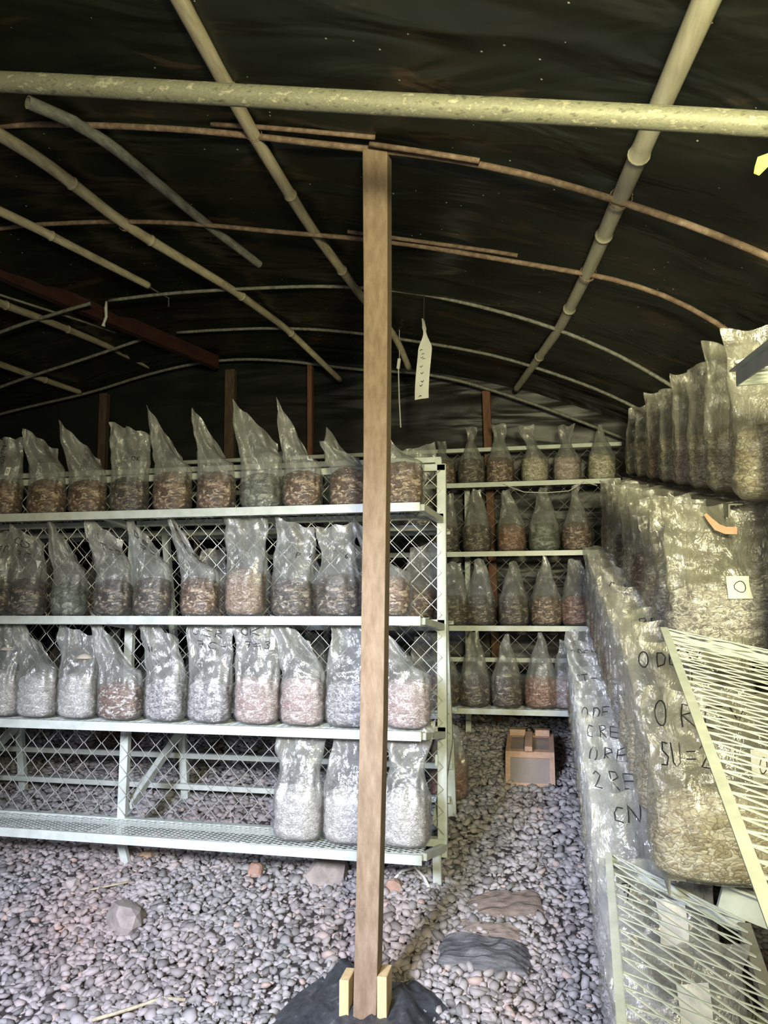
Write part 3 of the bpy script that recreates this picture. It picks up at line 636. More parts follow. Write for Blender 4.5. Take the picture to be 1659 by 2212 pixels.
tray((.172, 2.33, -.672), (.485, 2.22, -.785), (.125, 1.40, -.83), (.43, 1.35, -.95), .15, .05, 'bottom')
tray((.492, 2.0, .592), (.80, 1.95, .59), (.46, .95, .45), (.78, .95, .45), .14, .04, 'top')
b = MB(); b.bar((.44, 2.26, -.735), (.92, 2.2, -.88), .03, .075); b.bar((.44, 2.245, -.70), (.92, 2.185, -.845), .05, .006); b.build('cross_rail', M['paint'], t)
for (x, y, ztop) in ((.60, 2.05, .57), (.60, 1.3, .45)):
    b = MB(); b.bar((x, y, fz(y)), (x + .04, y, ztop), .07, .04, up=(0, 1, 0)); bevel(b.build('rack_post', M['paint'], t), .002)
b = MB()
chainlink(b, lambda i, j: (.66 + .0 * i, 2.2 - i * .05, .3 - j * .05), 22, 24, .0022)
b.build('chain_link', M['wire'], t, smooth=True)
b = MB(); pts = []
for k in range(60):
    a = k / 59; pts.append((.50 + .012 * math.sin(k * .9) + a * .10, 2.02 + .008 * math.cos(k * .9), .62 + .02 * a))
b.tube(pts, .006, 6); tag(b.build('rope', M['cord'], smooth=True), 'twisted pale rope tied along the upper green tray rail', 'rope')

# ------------------------------------------------------------------ grow bags
def sm(x, a, c):
    t_ = np.clip((x - a) / (c - a), 0, 1); return t_ * t_ * (3 - 2 * t_)
class Bag:
    """a filled gusseted bag: bulging base, flattened film above, open top"""
    def __init__(s, W, D, H, hf, top, twist=0, lean=0, leany=0, slant=0, neck=None, seed=0, depth_top=.05):
        s.W, s.D, s.H, s.hf, s.top, s.twist, s.lean, s.leany, s.slant, s.neck, s.seed, s.dt = W, D, H, hf / H, top, twist, lean, leany, slant, neck, seed, depth_top
        r = np.random.default_rng(seed + 11); s.ph = r.uniform(0, 6.28, 14); s.k = r.integers(5, 13, 6)
    def at(s, phi, t_, inset=0.0):
        W, D, hf = s.W - inset, s.D - inset, s.hf
        base = .86 + .14 * sm(t_, 0, .07)
        a = W * base; c = D * base
        if s.neck:
            nt, nw = s.neck
            w_ = np.interp(t_, [0, hf, (hf + nt) / 2, nt, (1 + nt) / 2, 1], [1, .97, (1 + nw) / 2 * .94, nw, (nw + s.top) / 2, s.top])
        else:
            w_ = np.interp(t_, [0, hf, hf + (1 - hf) * .5, 1], [1, .98, (1 + s.top) / 2, s.top])
        d_ = np.interp(t_, [0, hf * .9, hf + (1 - hf) * .35, hf + (1 - hf) * .65, 1], [1, 1, .55, .2, s.dt])
        bulge = 1 + .06 * np.sin(np.clip(t_ / max(hf, .01), 0, 1) * math.pi)
        a = a * w_ * bulge; c = c * d_ * bulge
        up = sm(t_, hf, 1.0); amp = .018 + .06 * np.exp(-((t_ - hf * 1.08) / .11) ** 2)
        wr = 1 + amp * (np.sin(s.k[0] * phi + s.ph[0] + 5 * t_) + .7 * np.sin(s.k[1] * phi + s.ph[1] - 7 * t_)) * .7 + .012 * np.sin(s.k[2] * phi + 38 * t_ + s.ph[2]) * (1 - up)
        e = .82
        co = np.sign(np.cos(phi)) * np.abs(np.cos(phi)) ** e; si = np.sign(np.sin(phi)) * np.abs(np.sin(phi)) ** e
        x = a * co * wr; y = c * si * wr
        fold = up * (.012 * np.sin(3 * x / s.W * 1.5 + s.ph[3] + 4 * t_) + .007 * np.sin(9 * x / s.W + s.ph[4] + 9 * t_) + .006 * np.sin(21 * t_ + s.ph[5] + 3 * x / s.W))
        y = y + fold
        x = x + .006 * up * np.sin(17 * t_ + s.ph[6])
        th = s.twist * up; xr = x * np.cos(th) - y * np.sin(th); yr = x * np.sin(th) + y * np.cos(th)
        z = t_ * s.H + s.slant * s.H * (x / s.W) * sm(t_, .5, 1) + .006 * np.sin(2.5 * x / s.W * 3 + s.ph[7]) * sm(t_, .85, 1)
        # rounded bottom edge
        xr = xr + s.lean * up ** 1.3; yr = yr + s.leany * up ** 1.3
        return xr, yr, z
def grid_mesh(name, X, Y, Z, mat, closed_bottom=True, closed_top=False):
    nt, nu = X.shape; V = np.stack([X.ravel(), Y.ravel(), Z.ravel()], 1).tolist()
    F = [(i * nu + k, i * nu + (k + 1) % nu, (i + 1) * nu + (k + 1) % nu, (i + 1) * nu + k) for i in range(nt - 1) for k in range(nu)]
    if closed_bottom: F.append(tuple(range(nu))[::-1])
    if closed_top:
        V.append([X[-1].mean(), Y[-1].mean(), Z[-1].mean() + .004]); c = len(V) - 1; F += [((nt - 1) * nu + k, (nt - 1) * nu + (k + 1) % nu, c) for k in range(nu)]
    me = bpy.data.meshes.new(name); me.from_pydata(V, [], F); me.materials.append(mat); me.update()
    me.polygons.foreach_set('use_smooth', [True] * len(me.polygons)); return me
GL = {  # pen strokes in a unit cell
 'O': [[(.5 + .5 * math.sin(a * .5236 + .2), .5 + .5 * math.cos(a * .5236 + .2)) for a in range(13)]],
 'D': [[(.05, 0), (.05, 1)], [(.0, .98), (.6, .95), (1, .6), (.8, .15), (0, .02)]],
 'R': [[(.05, 0), (.05, 1), (.7, .95), (.85, .7), (.1, .5), (.9, 0)]],
 'E': [[(.9, .95), (.1, .9), (.05, .1), (.95, .05)], [(.08, .5), (.8, .52)]],
 'Y': [[(0, 1), (.45, .5)], [(1, 1), (.3, 0)]], 'V': [[(0, 1), (.45, 0), (1, 1)]],
 'U': [[(0, 1), (.05, .2), (.4, 0), (.8, .2), (.85, 1)]], 'C': [[(.9, .9), (.4, 1), (.05, .6), (.1, .15), (.9, .05)]],
 'K': [[(.1, 0), (.1, 1)], [(.9, 1), (.15, .5), (.9, 0)]], 'T': [[(0, 1), (1, .95)], [(.5, 1), (.45, 0)]],
 'P': [[(.1, 0), (.1, 1), (.8, .9), (.8, .6), (.15, .5)]], 'S': [[(.9, .95), (.2, 1), (.1, .65), (.8, .4), (.7, .05), (0, .05)]],
 'N': [[(.05, 0), (.05, 1), (.85, 0), (.9, 1)]], '2': [[(.05, .8), (.4, 1), (.85, .75), (.1, .05), (.95, 0)]],
 '7': [[(.05, .95), (.9, .95), (.4, 0)], [(.2, .5), (.8, .55)]], '3': [[(.1, .9), (.6, 1), (.8, .75), (.35, .55), (.85, .3), (.5, 0), (.05, .1)]],
 '-': [[(.1, .5), (.9, .52)]], '=': [[(.1, .65), (.9, .68)], [(.1, .35), (.9, .36)]], '0': [[(.5, 1), (.1, .7), (.15, .2), (.5, 0), (.9, .3), (.85, .8), (.5, 1)]],
 '5': [[(.9, 1), (.1, .95), (.1, .55), (.8, .5), (.7, .05), (.05, .05)]], '.': [[(.4, .05), (.5, 0)]], '1': [[(.3, .8), (.55, 1), (.5, 0)]], 'I': [[(.5, 1), (.5, 0)]], '/': [[(.9, 1), (.1, 0)]], '6': [[(.8, 1), (.2, .6), (.1, .2), (.5, 0), (.85, .25), (.3, .5)]]}
def writing(bag, text, u0, t0, cw, ch, lw=.0017):
    """marker strokes that follow the front of the film"""
    b = MB(); u = u0
    for ch_ in text:
        if ch_ in GL:
            for st in GL[ch_]:
                P = []
                for (ax, ay), (bx, by) in zip(st, st[1:]):
                    for q in (0, .34, .67): P.append((ax + (bx - ax) * q, ay + (by - ay) * q))
                P.append(st[-1]); pts = []
                for gx, gy in P:
                    uu = max(-.96, min(.96, u + gx * cw)); tt = min(.985, t0 + gy * ch)
                    phi = -math.acos(uu); x, y, z = bag.at(np.array([phi]), np.array([tt])); th = bag.twist * float(sm(np.array([tt]), bag.hf, 1)[0])
                    pts.append((float(x[0]) + .004 * math.sin(th), float(y[0]) - .004 * math.cos(th), float(z[0])))
                b.tube(pts, lw, 4)
        u += cw * (1.3 if ch_ != ' ' else .7)
    return b
def patch(bag, u0, t0, du, dt_, off=.005, shape=None):
    b = MB(); vs = []; n = 4
    for j in range(n + 1):
        for i in range(n + 1):
            uu = u0 + du * (i / n - .5) * (1 if shape != 'tri' else (j / n)); tt = t0 + dt_ * (j / n - .5)
            phi = -math.acos(max(-.97, min(.97, uu))); x, y, z = bag.at(np.array([phi]), np.array([tt])); vs.append((float(x[0]), float(y[0]) - off, float(z[0])))
    m = len(vs); vs += [(x, y + .0008, z) for x, y, z in vs]
    fs = [(j * (n + 1) + i, j * (n + 1) + i + 1, (j + 1) * (n + 1) + i + 1, (j + 1) * (n + 1) + i) for j in range(n) for i in range(n)]
    fs += [tuple(q + m for q in f[::-1]) for f in fs]; b.add(vs, fs); return b
def raw_child(name, me_or_b, mat, parent):
    if isinstance(me_or_b, MB):
        me = bpy.data.meshes.new(name); me.from_pydata(me_or_b.v, [], me_or_b.f); me.materials.append(mat); me.update()
    else: me = me_or_b
    o = bpy.data.objects.new(name, me); link(o); o.parent = parent; return o
SUBN = {'s_brown': 'brown chips', 's_dark': 'dark chips', 's_grain': 'tan grain', 's_green': 'grey-green mash', 's_white': 'white mycelium', 's_whitegrey': 'grey-white mycelium', 's_pink': 'pinkish mycelium', 's_mixed': 'brown block', 's_straw': 'straw', 's_orange': 'orange-brown substrate'}
def crease(X, Y, Z, bag, seed):
    """sharp crumple folds in the loose film above the filling"""
    nt, nu = X.shape; hz = bag.hf * bag.H; sv = Vector((seed * 1.7, 0, 0))
    for i in range(1, nt):
        for k in range(nu):
            x, y, z = X[i, k], Y[i, k], Z[i, k]
            if z < hz * .5: continue
            q = min(1, (z - hz * .5) / (hz * .7))
            a = abs(mnoise.noise(Vector((x * 17, y * 9, z * 9)) + sv)) + .55 * abs(mnoise.noise(Vector((x * 34 + z * 12, y * 15, z * 22)) + sv))
            d = (.018 * a - .006) * q; n = math.hypot(x, y) + 1e-6
            X[i, k] += d * .25 * x / n; Y[i, k] -= d * (1 if Y[i, k] < 0 else -.3)
def make_bag(x, y, z, mat, label, group, W=.092, D=.075, H=.44, hf=.16, top=.7, twist=0, lean=0, leany=0, slant=0, neck=None, seed=0, text=None, papers=(), nu=60, nt=46, rotz=0, mush=None, dt=.05, film='film'):
    root = empty('grow_bag', (x, y, z), label, 'bag', group); root.rotation_euler = (0, 0, rotz)
    bag = Bag(W, D, H, hf, top, twist, lean, leany, slant, neck, seed, dt)
    phi, tt = np.meshgrid(np.linspace(0, 2 * np.pi, nu, endpoint=False), np.concatenate([[0], np.linspace(.012, 1, nt)]))
    X, Y, Z = bag.at(phi, tt); X[0] *= .86; Y[0] *= .86; Z[0] = 0
    r = np.random.default_rng(seed); 
    crease(X, Y, Z, bag, seed)
    raw_child('plastic_film', grid_mesh('plastic_film', X, Y, Z, M[film]), None, root)
    n2 = 20; ts = np.linspace(.01, bag.hf, n2); phi2, t2 = np.meshgrid(np.linspace(0, 2 * np.pi, nu, endpoint=False), ts)
    X, Y, Z = bag.at(phi2, t2, .005); cap = []
    a1, b1, c1 = r.uniform(0, 6, 3)
    lump = 1 + .02 * np.sin(phi2 * 3 + t2 * 60 + a1) + .014 * np.sin(phi2 * 7 - t2 * 90 + b1) - .02
    X = X * lump; Y = Y * lump; X[0] *= .88; Y[0] *= .88
    rows = [(X, Y, Z)]
    for q, dz in ((.86, .010), (.62, .019), (.32, .024)):
        xx = X[-1].mean() + (X[-1] - X[-1].mean()) * q; yy = Y[-1].mean() + (Y[-1] - Y[-1].mean()) * q
        rows.append((xx[None], yy[None], (Z[-1] + dz + .006 * np.sin(phi2[0] * 4 + c1 + q * 5))[None]))
    X, Y, Z = [np.concatenate([r_[i] for r_ in rows]) for i in range(3)]
    raw_child('substrate', grid_mesh('substrate', X, Y, Z, M[mat], True, True), None, root)
    if text:
        for (s_, u0, t0, cw, ch) in text: raw_child('handwriting', writing(bag, s_, u0, t0, cw, ch), M['ink'], root)
    for pp in papers:
        q = raw_child('paper_label', patch(bag, *pp[:4], shape=(pp[4] if len(pp) > 4 else None)), M['paper'], root)
        if len(pp) > 5: raw_child('label_mark', writing(bag, pp[5], pp[0] - .06, pp[1] - pp[3] * .22, .12, pp[3] * .5, .0012), M['ink'], q).location.y = -.004
    if mush:
        for (u, t0, s_) in mush:
            b = MB(); cx = u * W; zz = t0 * H; yy = -.4 * D * (1 - t0)
            prof = [(0, .5), (.35, .46), (.7, .3), (.95, .08), (1, 0), (.9, -.06), (.5, -.08), (.16, -.1), (.15, -.9)]
            m = 14; vs = [(cx + r_ * s_ * math.cos(6.283 * k / m), yy + r_ * s_ * math.sin(6.283 * k / m) * .8, zz + h_ * s_) for r_, h_ in prof for k in range(m)]
            b.add(vs, [(i * m + k, i * m + (k + 1) % m, (i + 1) * m + (k + 1) % m, (i + 1) * m + k) for i in range(len(prof) - 1) for k in range(m)])
            o = raw_child('mushroom', b, M['mushroom'], root); o.data.polygons.foreach_set('use_smooth', [True] * len(o.data.polygons))
    return root

G1, G2, G3, G4 = 'bags on the top shelf of the front rack', 'bags on the second shelf of the front rack', 'bags on the third shelf of the front rack', 'bags on the bottom shelf of the front rack'
def front(row, x, mat, label, **kw):
    if row < 3 and 'neck' not in kw:        # film sags to one side: high left corner, long right slope
        tp, sl, Hh = kw.get('top', .7), kw.get('slant', 0), kw.get('H', .44)
        Hh *= 1.04 if row else 1.0
        t2 = min(max(tp * 1.4, .95), max(1.15, tp)); s2 = sl * 1.35; peak = Hh * (1 + abs(sl) * tp)
        kw.update(top=t2, slant=s2, H=peak / (1 + abs(s2) * t2), twist=kw.get('twist', 0) * .7, lean=kw.get('lean', 0) - .035 * (sl < -.09))
    make_bag(x, SY + .105, LV[row] + .004, mat, label, (G1, G2, G3, G4)[row], **kw)
T_ = 'the top shelf of the front rack'
front(0, -2.785, 's_brown', 'far-left top-shelf bag of brown chips with a square white label marked 0', seed=1, top=1.0, H=.42, hf=.17, text=[('KV5', -.6, .80, .2, .09), ('T3', -.2, .66, .2, .09)], papers=[(.5, .55, .22, .11, None, '0')])
front(0, -2.522, 's_brown', 'narrow-necked bag of brown chips, second from left on the top shelf', seed=2, top=.55, twist=1.0, lean=-.03, slant=-.10, H=.44, hf=.16)
front(0, -2.288, 's_brown', 'third bag on the top shelf, brown chips under a sharp left film edge', seed=3, top=.85, twist=.75, lean=-.03, slant=-.16, H=.43, hf=.15)
front(0, -2.051, 's_dark', 'top-shelf bag of dark chips with a wide flat upright top, below the far left post', seed=4, top=1.22, twist=.15, lean=-.01, slant=-.05, H=.45, hf=.155, text=[('OK', .2, .60, .17, .05)])
front(0, -1.815, 's_brown', 'bag of reddish-brown chips, fifth on the top shelf, peak leaning left', seed=5, top=.75, twist=.5, lean=-.02, slant=-.24, H=.47, hf=.175)
front(0, -1.577, 's_brown', 'bag with wrinkled brown chips, left of the grey-green one on the top shelf', seed=6, top=.62, twist=.6, lean=-.02, slant=-.24, H=.47, hf=.165)
front(0, -1.34, 's_green', 'bag of grey-green mash with bright vertical folds on the top shelf', seed=7, top=.85, twist=.35, lean=-.01, slant=-.16, H=.49, hf=.15, W=.10)
front(0, -1.127, 's_brown', 'bag of brown chips with thin upright neck, right of the grey-green one', seed=8, top=.45, twist=.7, lean=-.02, slant=-.28, H=.49, hf=.155, papers=[(.5, .62, .3, .10, None, 'C')])
front(0, -.894, 's_brown', 'short bag of brown chips touching the left side of the wooden post, top shelf', seed=9, top=.75, twist=.5, lean=-.01, slant=-.12, H=.30, hf=.16)
front(0, -.633, 's_brown', 'bag of pale chips half hidden behind the wooden post on the top shelf', seed=10, top=.35, twist=.4, lean=-.06, slant=-.22, H=.43, hf=.18, W=.10)

front(1, -2.803, 's_dark', 'bag of dark chips cut by the left edge of the photo, second shelf', seed=21, top=.9, H=.42, text=[('10', .1, .75, .25, .08)], papers=[(.55, .6, .28, .14)])
front(1, -2.607, 's_dark', 'second-shelf bag marked C O 7C with a triangular paper scrap', seed=22, top=.95, twist=.2, lean=-.03, slant=-.08, H=.43, hf=.16, text=[('CO', -.5, .82, .28, .08), ('7C', -.3, .68, .28, .08)], papers=[(.75, .62, .3, .12, 'tri')])
front(1, -2.362, 's_green', 'bag with a glossy dark cylinder of mash, third on the second shelf', seed=23, top=.5, twist=.8, lean=-.03, slant=-.2, H=.45, hf=.13, W=.084)
front(1, -2.114, 's_dark', 'second-shelf bag of dark chips marked T-3', seed=24, top=.75, twist=.3, lean=-.04, slant=-.1, H=.45, hf=.15, text=[('1', -.3, .84, .18, .06), ('T-3', -.25, .74, .3, .07)])
front(1, -1.899, 's_dark', 'second-shelf bag of dark chips marked DEV 7-', seed=25, top=.55, twist=.4, lean=-.04, slant=-.18, H=.46, hf=.16, text=[('DEV', -.4, .84, .3, .06), ('7-', -.2, .74, .3, .06)])
front(1, -1.646, 's_brown', 'second-shelf bag of brown chips marked K T-3, tip over the shelf lip', seed=26, top=.45, twist=.5, lean=-.07, slant=-.25, H=.47, hf=.155, text=[('K', -.5, .88, .3, .05), ('T-3', -.3, .76, .3, .06)])
front(1, -1.411, 's_grain', 'bag of pale tan grain on the second shelf', seed=27, top=.9, twist=.15, lean=-.01, slant=-.02, H=.48, hf=.20, W=.098)
front(1, -1.171, 's_dark', 'second-shelf bag marked P. 7 with a silvery sparkling bulge', seed=28, top=.7, twist=.15, lean=.01, slant=-.05, H=.44, hf=.15, W=.10, text=[('P.7', .15, .62, .22, .06)])
front(1, -.945, 's_dark', 'bag with a flared open top and narrow waist left of the post, second shelf', seed=29, top=.98, twist=.1, lean=-.01, slant=.03, H=.43, hf=.17, W=.103, neck=(.72, .78), text=[('6', .4, .62, .2, .05)])
front(1, -.697, 's_brown', 'tall bag of brown mash right of the post on the second shelf', seed=30, top=.4, twist=.4, lean=-.05, slant=-.25, H=.42, hf=.16, W=.10)

front(2, -2.713, 's_white', 'white bag cut by the left edge of the photo, third shelf', seed=41, top=.8, twist=.2, H=.44, hf=.2, mush=[(.2, .72, .04)])
front(2, -2.514, 's_white', 'plump white mycelium bag, second on the third shelf', seed=42, top=.6, twist=.4, lean=-.03, slant=-.2, H=.45, hf=.19, W=.10)
front(2, -2.287, 's_white', 'white mycelium bag with a mushroom inside its upper film', seed=43, top=.85, twist=.2, lean=-.02, slant=-.06, H=.43, hf=.19, W=.095, mush=[(.35, .68, .045)])
front(2, -2.053, 's_mixed', 'bag with a brown block and white grains on the third shelf', seed=44, top=.5, twist=.5, lean=-.04, slant=-.25, H=.46, hf=.15, W=.11)
front(2, -1.81, 's_whitegrey', 'speckled grey-white bag with a square peak, fifth on the third shelf', seed=45, top=.7, twist=.25, lean=-.02, slant=-.1, H=.46, hf=.17, W=.10, text=[('N', -.5, .70, .18, .05)])
front(2, -1.58, 's_whitegrey', 'tall speckled bag marked UCR 7C on the third shelf', seed=46, top=.85, twist=.15, lean=-.01, slant=-.03, H=.46, hf=.17, W=.105, text=[('UCR', -.6, .86, .3, .07), ('7C-', -.4, .74, .3, .07)])
front(2, -1.339, 's_pink', 'pinkish-white bag marked OK 7=3 on the third shelf', seed=47, top=.98, twist=.08, lean=0, slant=0, H=.46, hf=.19, W=.108, text=[('OK', -.6, .86, .3, .07), ('7=3', -.5, .73, .28, .07)], papers=[(.55, .78, .18, .12)])
front(2, -1.113, 's_pink', 'pinkish-white bag with a brown patch on its front, third shelf', seed=48, top=.65, twist=.3, lean=-.03, slant=-.12, H=.46, hf=.19, W=.105)
front(2, -.888, 's_whitegrey', 'greenish-grey wrinkled bag just left of the post, third shelf', seed=49, top=.6, twist=.15, lean=.02, slant=.0, H=.45, hf=.18, W=.11, text=[('6', .5, .72, .2, .06)])
front(2, -.615, 's_pink', 'pinkish bag partly behind the post at the right end of the third shelf', seed=50, top=.45, twist=.3, lean=-.05, slant=-.2, H=.46, hf=.19, W=.11)

front(3, -1.125, 's_white', 'big white bag with broad open top, left of the three on the bottom shelf', seed=61, top=1.15, twist=.1, lean=.01, slant=.04, H=.49, hf=.21, W=.115, D=.09, neck=(.62, .82))
front(3, -.89, 's_white', 'white bag on the bottom shelf touching the left side of the post', seed=62, top=.75, twist=.2, lean=.01, slant=.05, H=.49, hf=.20, W=.112, D=.09)
front(3, -.625, 's_white', 'white bag with flared top at the right end of the bottom shelf', seed=63, top=1.05, twist=.1, lean=.03, slant=.1, H=.50, hf=.21, W=.112, D=.09, neck=(.68, .7))

# bags on the rear shelves of the front rack, seen through the mesh
G5 = 'bags on the rear side of the front rack'
rear_lab = {0: ['behind the first and second', 'behind the third and fourth', 'behind the sixth and seventh', 'with a white square label between the necked bag and the short one,', 'behind the short one', 'right of the post, top edge above the rack corner,'],
}
hx_ = [-3.03, -2.47, -1.55, -1.10, -.86, -.66]
lab0 = ['rear-side bag behind the gap at the far left of the top shelf', 'rear-side bag behind the top-shelf bag with the wide flat top', 'rear-side bag seen behind the grey-green mash bag', 'rear-side bag with a square white label tilted beside the thin-necked bag', 'rear-side bag standing behind the short bag left of the post', 'rear-side bag rising above the rack corner right of the post']
for i, x in enumerate(hx_):
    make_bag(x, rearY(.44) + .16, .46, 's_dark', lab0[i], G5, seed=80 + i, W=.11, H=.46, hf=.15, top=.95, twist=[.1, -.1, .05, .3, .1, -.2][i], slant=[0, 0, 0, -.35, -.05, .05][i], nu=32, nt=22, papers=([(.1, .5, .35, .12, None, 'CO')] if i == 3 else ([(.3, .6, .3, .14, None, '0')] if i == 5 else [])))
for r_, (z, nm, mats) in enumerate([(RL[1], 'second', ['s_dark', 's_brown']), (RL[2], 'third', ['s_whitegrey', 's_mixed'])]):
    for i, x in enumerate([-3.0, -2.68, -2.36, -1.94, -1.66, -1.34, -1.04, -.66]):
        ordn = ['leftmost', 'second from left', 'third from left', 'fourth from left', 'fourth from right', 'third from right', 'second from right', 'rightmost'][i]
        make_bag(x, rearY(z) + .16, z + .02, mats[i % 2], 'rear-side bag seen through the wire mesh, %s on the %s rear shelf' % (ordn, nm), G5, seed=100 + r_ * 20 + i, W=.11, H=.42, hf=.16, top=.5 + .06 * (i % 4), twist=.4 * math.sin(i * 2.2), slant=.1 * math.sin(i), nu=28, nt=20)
make_bag(-.55, 4.60, fz(4.60) + .02, 's_orange', 'brown mash bag on the ground behind the right end of the front rack', G5, seed=140, W=.11, H=.42, hf=.22, top=.5, twist=.3, slant=-.1)

# bags on the back rack
def back(row, x, mat, label, **kw):
    z, y, xr = BL[row]; k = dict(W=.098, D=.085, H=.42, hf=.17, nu=44, nt=34); k.update(kw)
    make_bag(x, y + .12, z + .004, mat, label, 'bags on the back rack', **k)
ro = ['top', 'second', 'third', 'bottom']
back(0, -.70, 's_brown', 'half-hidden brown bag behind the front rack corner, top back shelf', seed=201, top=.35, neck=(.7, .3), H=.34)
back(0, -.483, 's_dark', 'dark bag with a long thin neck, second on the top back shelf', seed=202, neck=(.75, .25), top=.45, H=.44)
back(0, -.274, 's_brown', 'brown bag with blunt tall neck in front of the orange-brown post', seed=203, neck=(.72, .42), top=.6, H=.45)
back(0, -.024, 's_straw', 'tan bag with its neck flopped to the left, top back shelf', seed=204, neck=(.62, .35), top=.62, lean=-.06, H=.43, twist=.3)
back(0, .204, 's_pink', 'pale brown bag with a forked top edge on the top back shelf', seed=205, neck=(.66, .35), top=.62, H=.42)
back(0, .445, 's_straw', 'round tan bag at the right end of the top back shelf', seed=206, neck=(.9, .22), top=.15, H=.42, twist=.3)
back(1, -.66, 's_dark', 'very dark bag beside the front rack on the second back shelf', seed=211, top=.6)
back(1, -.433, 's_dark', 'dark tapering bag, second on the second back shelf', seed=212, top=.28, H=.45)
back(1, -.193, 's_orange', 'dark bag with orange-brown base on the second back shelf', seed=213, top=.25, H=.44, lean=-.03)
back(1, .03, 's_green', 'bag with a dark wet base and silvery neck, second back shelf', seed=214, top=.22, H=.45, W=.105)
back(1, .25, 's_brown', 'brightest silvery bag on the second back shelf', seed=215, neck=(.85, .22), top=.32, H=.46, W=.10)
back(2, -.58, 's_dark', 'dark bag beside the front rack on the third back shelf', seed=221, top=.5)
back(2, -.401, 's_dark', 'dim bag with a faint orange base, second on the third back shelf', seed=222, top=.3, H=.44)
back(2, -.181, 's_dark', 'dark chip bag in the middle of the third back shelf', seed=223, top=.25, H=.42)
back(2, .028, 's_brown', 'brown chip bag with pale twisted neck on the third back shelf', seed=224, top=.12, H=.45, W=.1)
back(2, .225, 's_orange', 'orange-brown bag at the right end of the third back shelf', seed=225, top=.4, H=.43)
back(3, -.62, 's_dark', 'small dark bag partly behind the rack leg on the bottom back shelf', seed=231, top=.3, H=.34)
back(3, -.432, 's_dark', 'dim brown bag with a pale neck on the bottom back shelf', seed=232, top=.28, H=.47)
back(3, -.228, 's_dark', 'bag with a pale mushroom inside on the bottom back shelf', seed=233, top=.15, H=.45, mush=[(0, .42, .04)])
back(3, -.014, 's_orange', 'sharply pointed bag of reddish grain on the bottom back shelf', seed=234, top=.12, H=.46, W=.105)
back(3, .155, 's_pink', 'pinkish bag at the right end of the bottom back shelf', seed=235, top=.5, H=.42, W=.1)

# bags on the right rack, faces toward the viewer, each overlapping the next one back
def right(row, Y, mat, label, group, **kw):
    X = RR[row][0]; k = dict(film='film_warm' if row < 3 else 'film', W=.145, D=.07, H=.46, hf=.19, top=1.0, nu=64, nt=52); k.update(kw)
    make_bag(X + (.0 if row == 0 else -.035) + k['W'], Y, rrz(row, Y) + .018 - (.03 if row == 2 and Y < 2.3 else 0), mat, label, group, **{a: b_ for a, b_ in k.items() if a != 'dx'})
R1, R2, R3, R4 = ['bags on the %s shelf of the right rack' % s for s in ('top', 'second', 'third', 'lowest')]
ordy = ['farthest back', 'second from the back', 'third from the back', 'fourth from the back', 'fifth from the back', 'sixth from the back', 'seventh from the back', 'eighth from the back', 'ninth from the back', 'tenth from the back', 'eleventh from the back', 'twelfth from the back', 'thirteenth from the back']
Y1 = [5.20, 4.70, 4.22, 3.80, 3.42, 3.08, 2.76, 2.42]
for i, y in enumerate(Y1):
    lab = ('big bright bag of straw nearest the viewer on the top right shelf' if i == 7 else 'clear bag of straw on the top right shelf, %s' % ordy[i])
    right(0, y, ['s_straw', 's_straw', 's_grain', 's_straw', 's_pink', 's_straw', 's_straw', 's_straw'][i], lab, R1, seed=300 + i, H=.44 + .012 * i, W=.12 + .006 * i, top=[.8, .95, 1, .9, 1, .95, 1, 1.05][i], twist=[.2, -.1, .1, -.2, .1, -.15, .1, .05][i], slant=[0, .04, -.03, .04, 0, .03, -.04, 0][i], hf=.2)
Y2 = [5.0, 4.6, 4.2, 3.82, 3.45, 3.1, 2.82, 2.55]
for i, y in enumerate(Y2):
    lab = {7: 'bag with a square paper label marked with a ring, second right shelf', 6: 'wide creased bag behind the ring-labelled bag, second right shelf'}.get(i, 'clear bag of pale substrate on the second right shelf, %s' % ordy[i])
    right(1, y, ['s_grain', 's_straw', 's_dark', 's_straw', 's_brown', 's_straw', 's_whitegrey', 's_whitegrey'][i], lab, R2, seed=320 + i, H=.455, W=.13 + .008 * i, top=1.05, twist=.1 * math.sin(i * 2), slant=.03 * math.sin(i * 3), hf=.18,
          papers=([(.05, .42, .26, .15, None, 'O')] if i == 7 else []))
Y3 = [4.85, 4.55, 4.25, 3.97, 3.70, 3.44, 3.20, 2.96, 2.72, 2.48, 2.20]
t3 = {3: 'CAN', 6: 'OREN', 8: 'O DEV'}
for i, y in enumerate(Y3):
    tx = None; pp = []
    if i == 10: tx = [('O REY', -.80, .80, .21, .13), ('SU=2', -.80, .60, .15, .12)]; pp = [(.55, .62, .4, .17, None, 'O')]; lab = 'large white-bottomed bag marked O REY, SU=2, nearest on the third right shelf'
    elif i == 9: tx = [('O DEV', -.80, .85, .17, .09)]; lab = 'bag marked O DEV just behind the large O REY bag'
    elif i == 7: tx = [('OREN', -.6, .86, .18, .07)]; lab = 'bag with looped writing, two behind the O DEV bag on the third right shelf'
    elif i == 4: tx = [('CAN', -.6, .86, .18, .07)]; lab = 'bag marked with C and dashes on the third right shelf'
    else: lab = 'clear pale bag on the third right shelf, %s' % ordy[i]
    right(2, y, ['s_straw', 's_grain', 's_straw', 's_straw', 's_grain', 's_straw', 's_whitegrey', 's_straw', 's_straw', 's_straw', 's_straw'][i], lab, R3, seed=340 + i, H=.51 if i < 10 else .47, W=.12 + .005 * i, top=1.05, twist=.06 * math.sin(i * 2), slant=.02 * math.sin(i * 3), hf=.2 if i == 10 else .18, text=tx, papers=pp)
Y4 = [4.72, 4.46, 4.20, 3.95, 3.70, 3.46, 3.22, 3.0, 2.78, 2.56, 2.32, 2.06, 1.78]
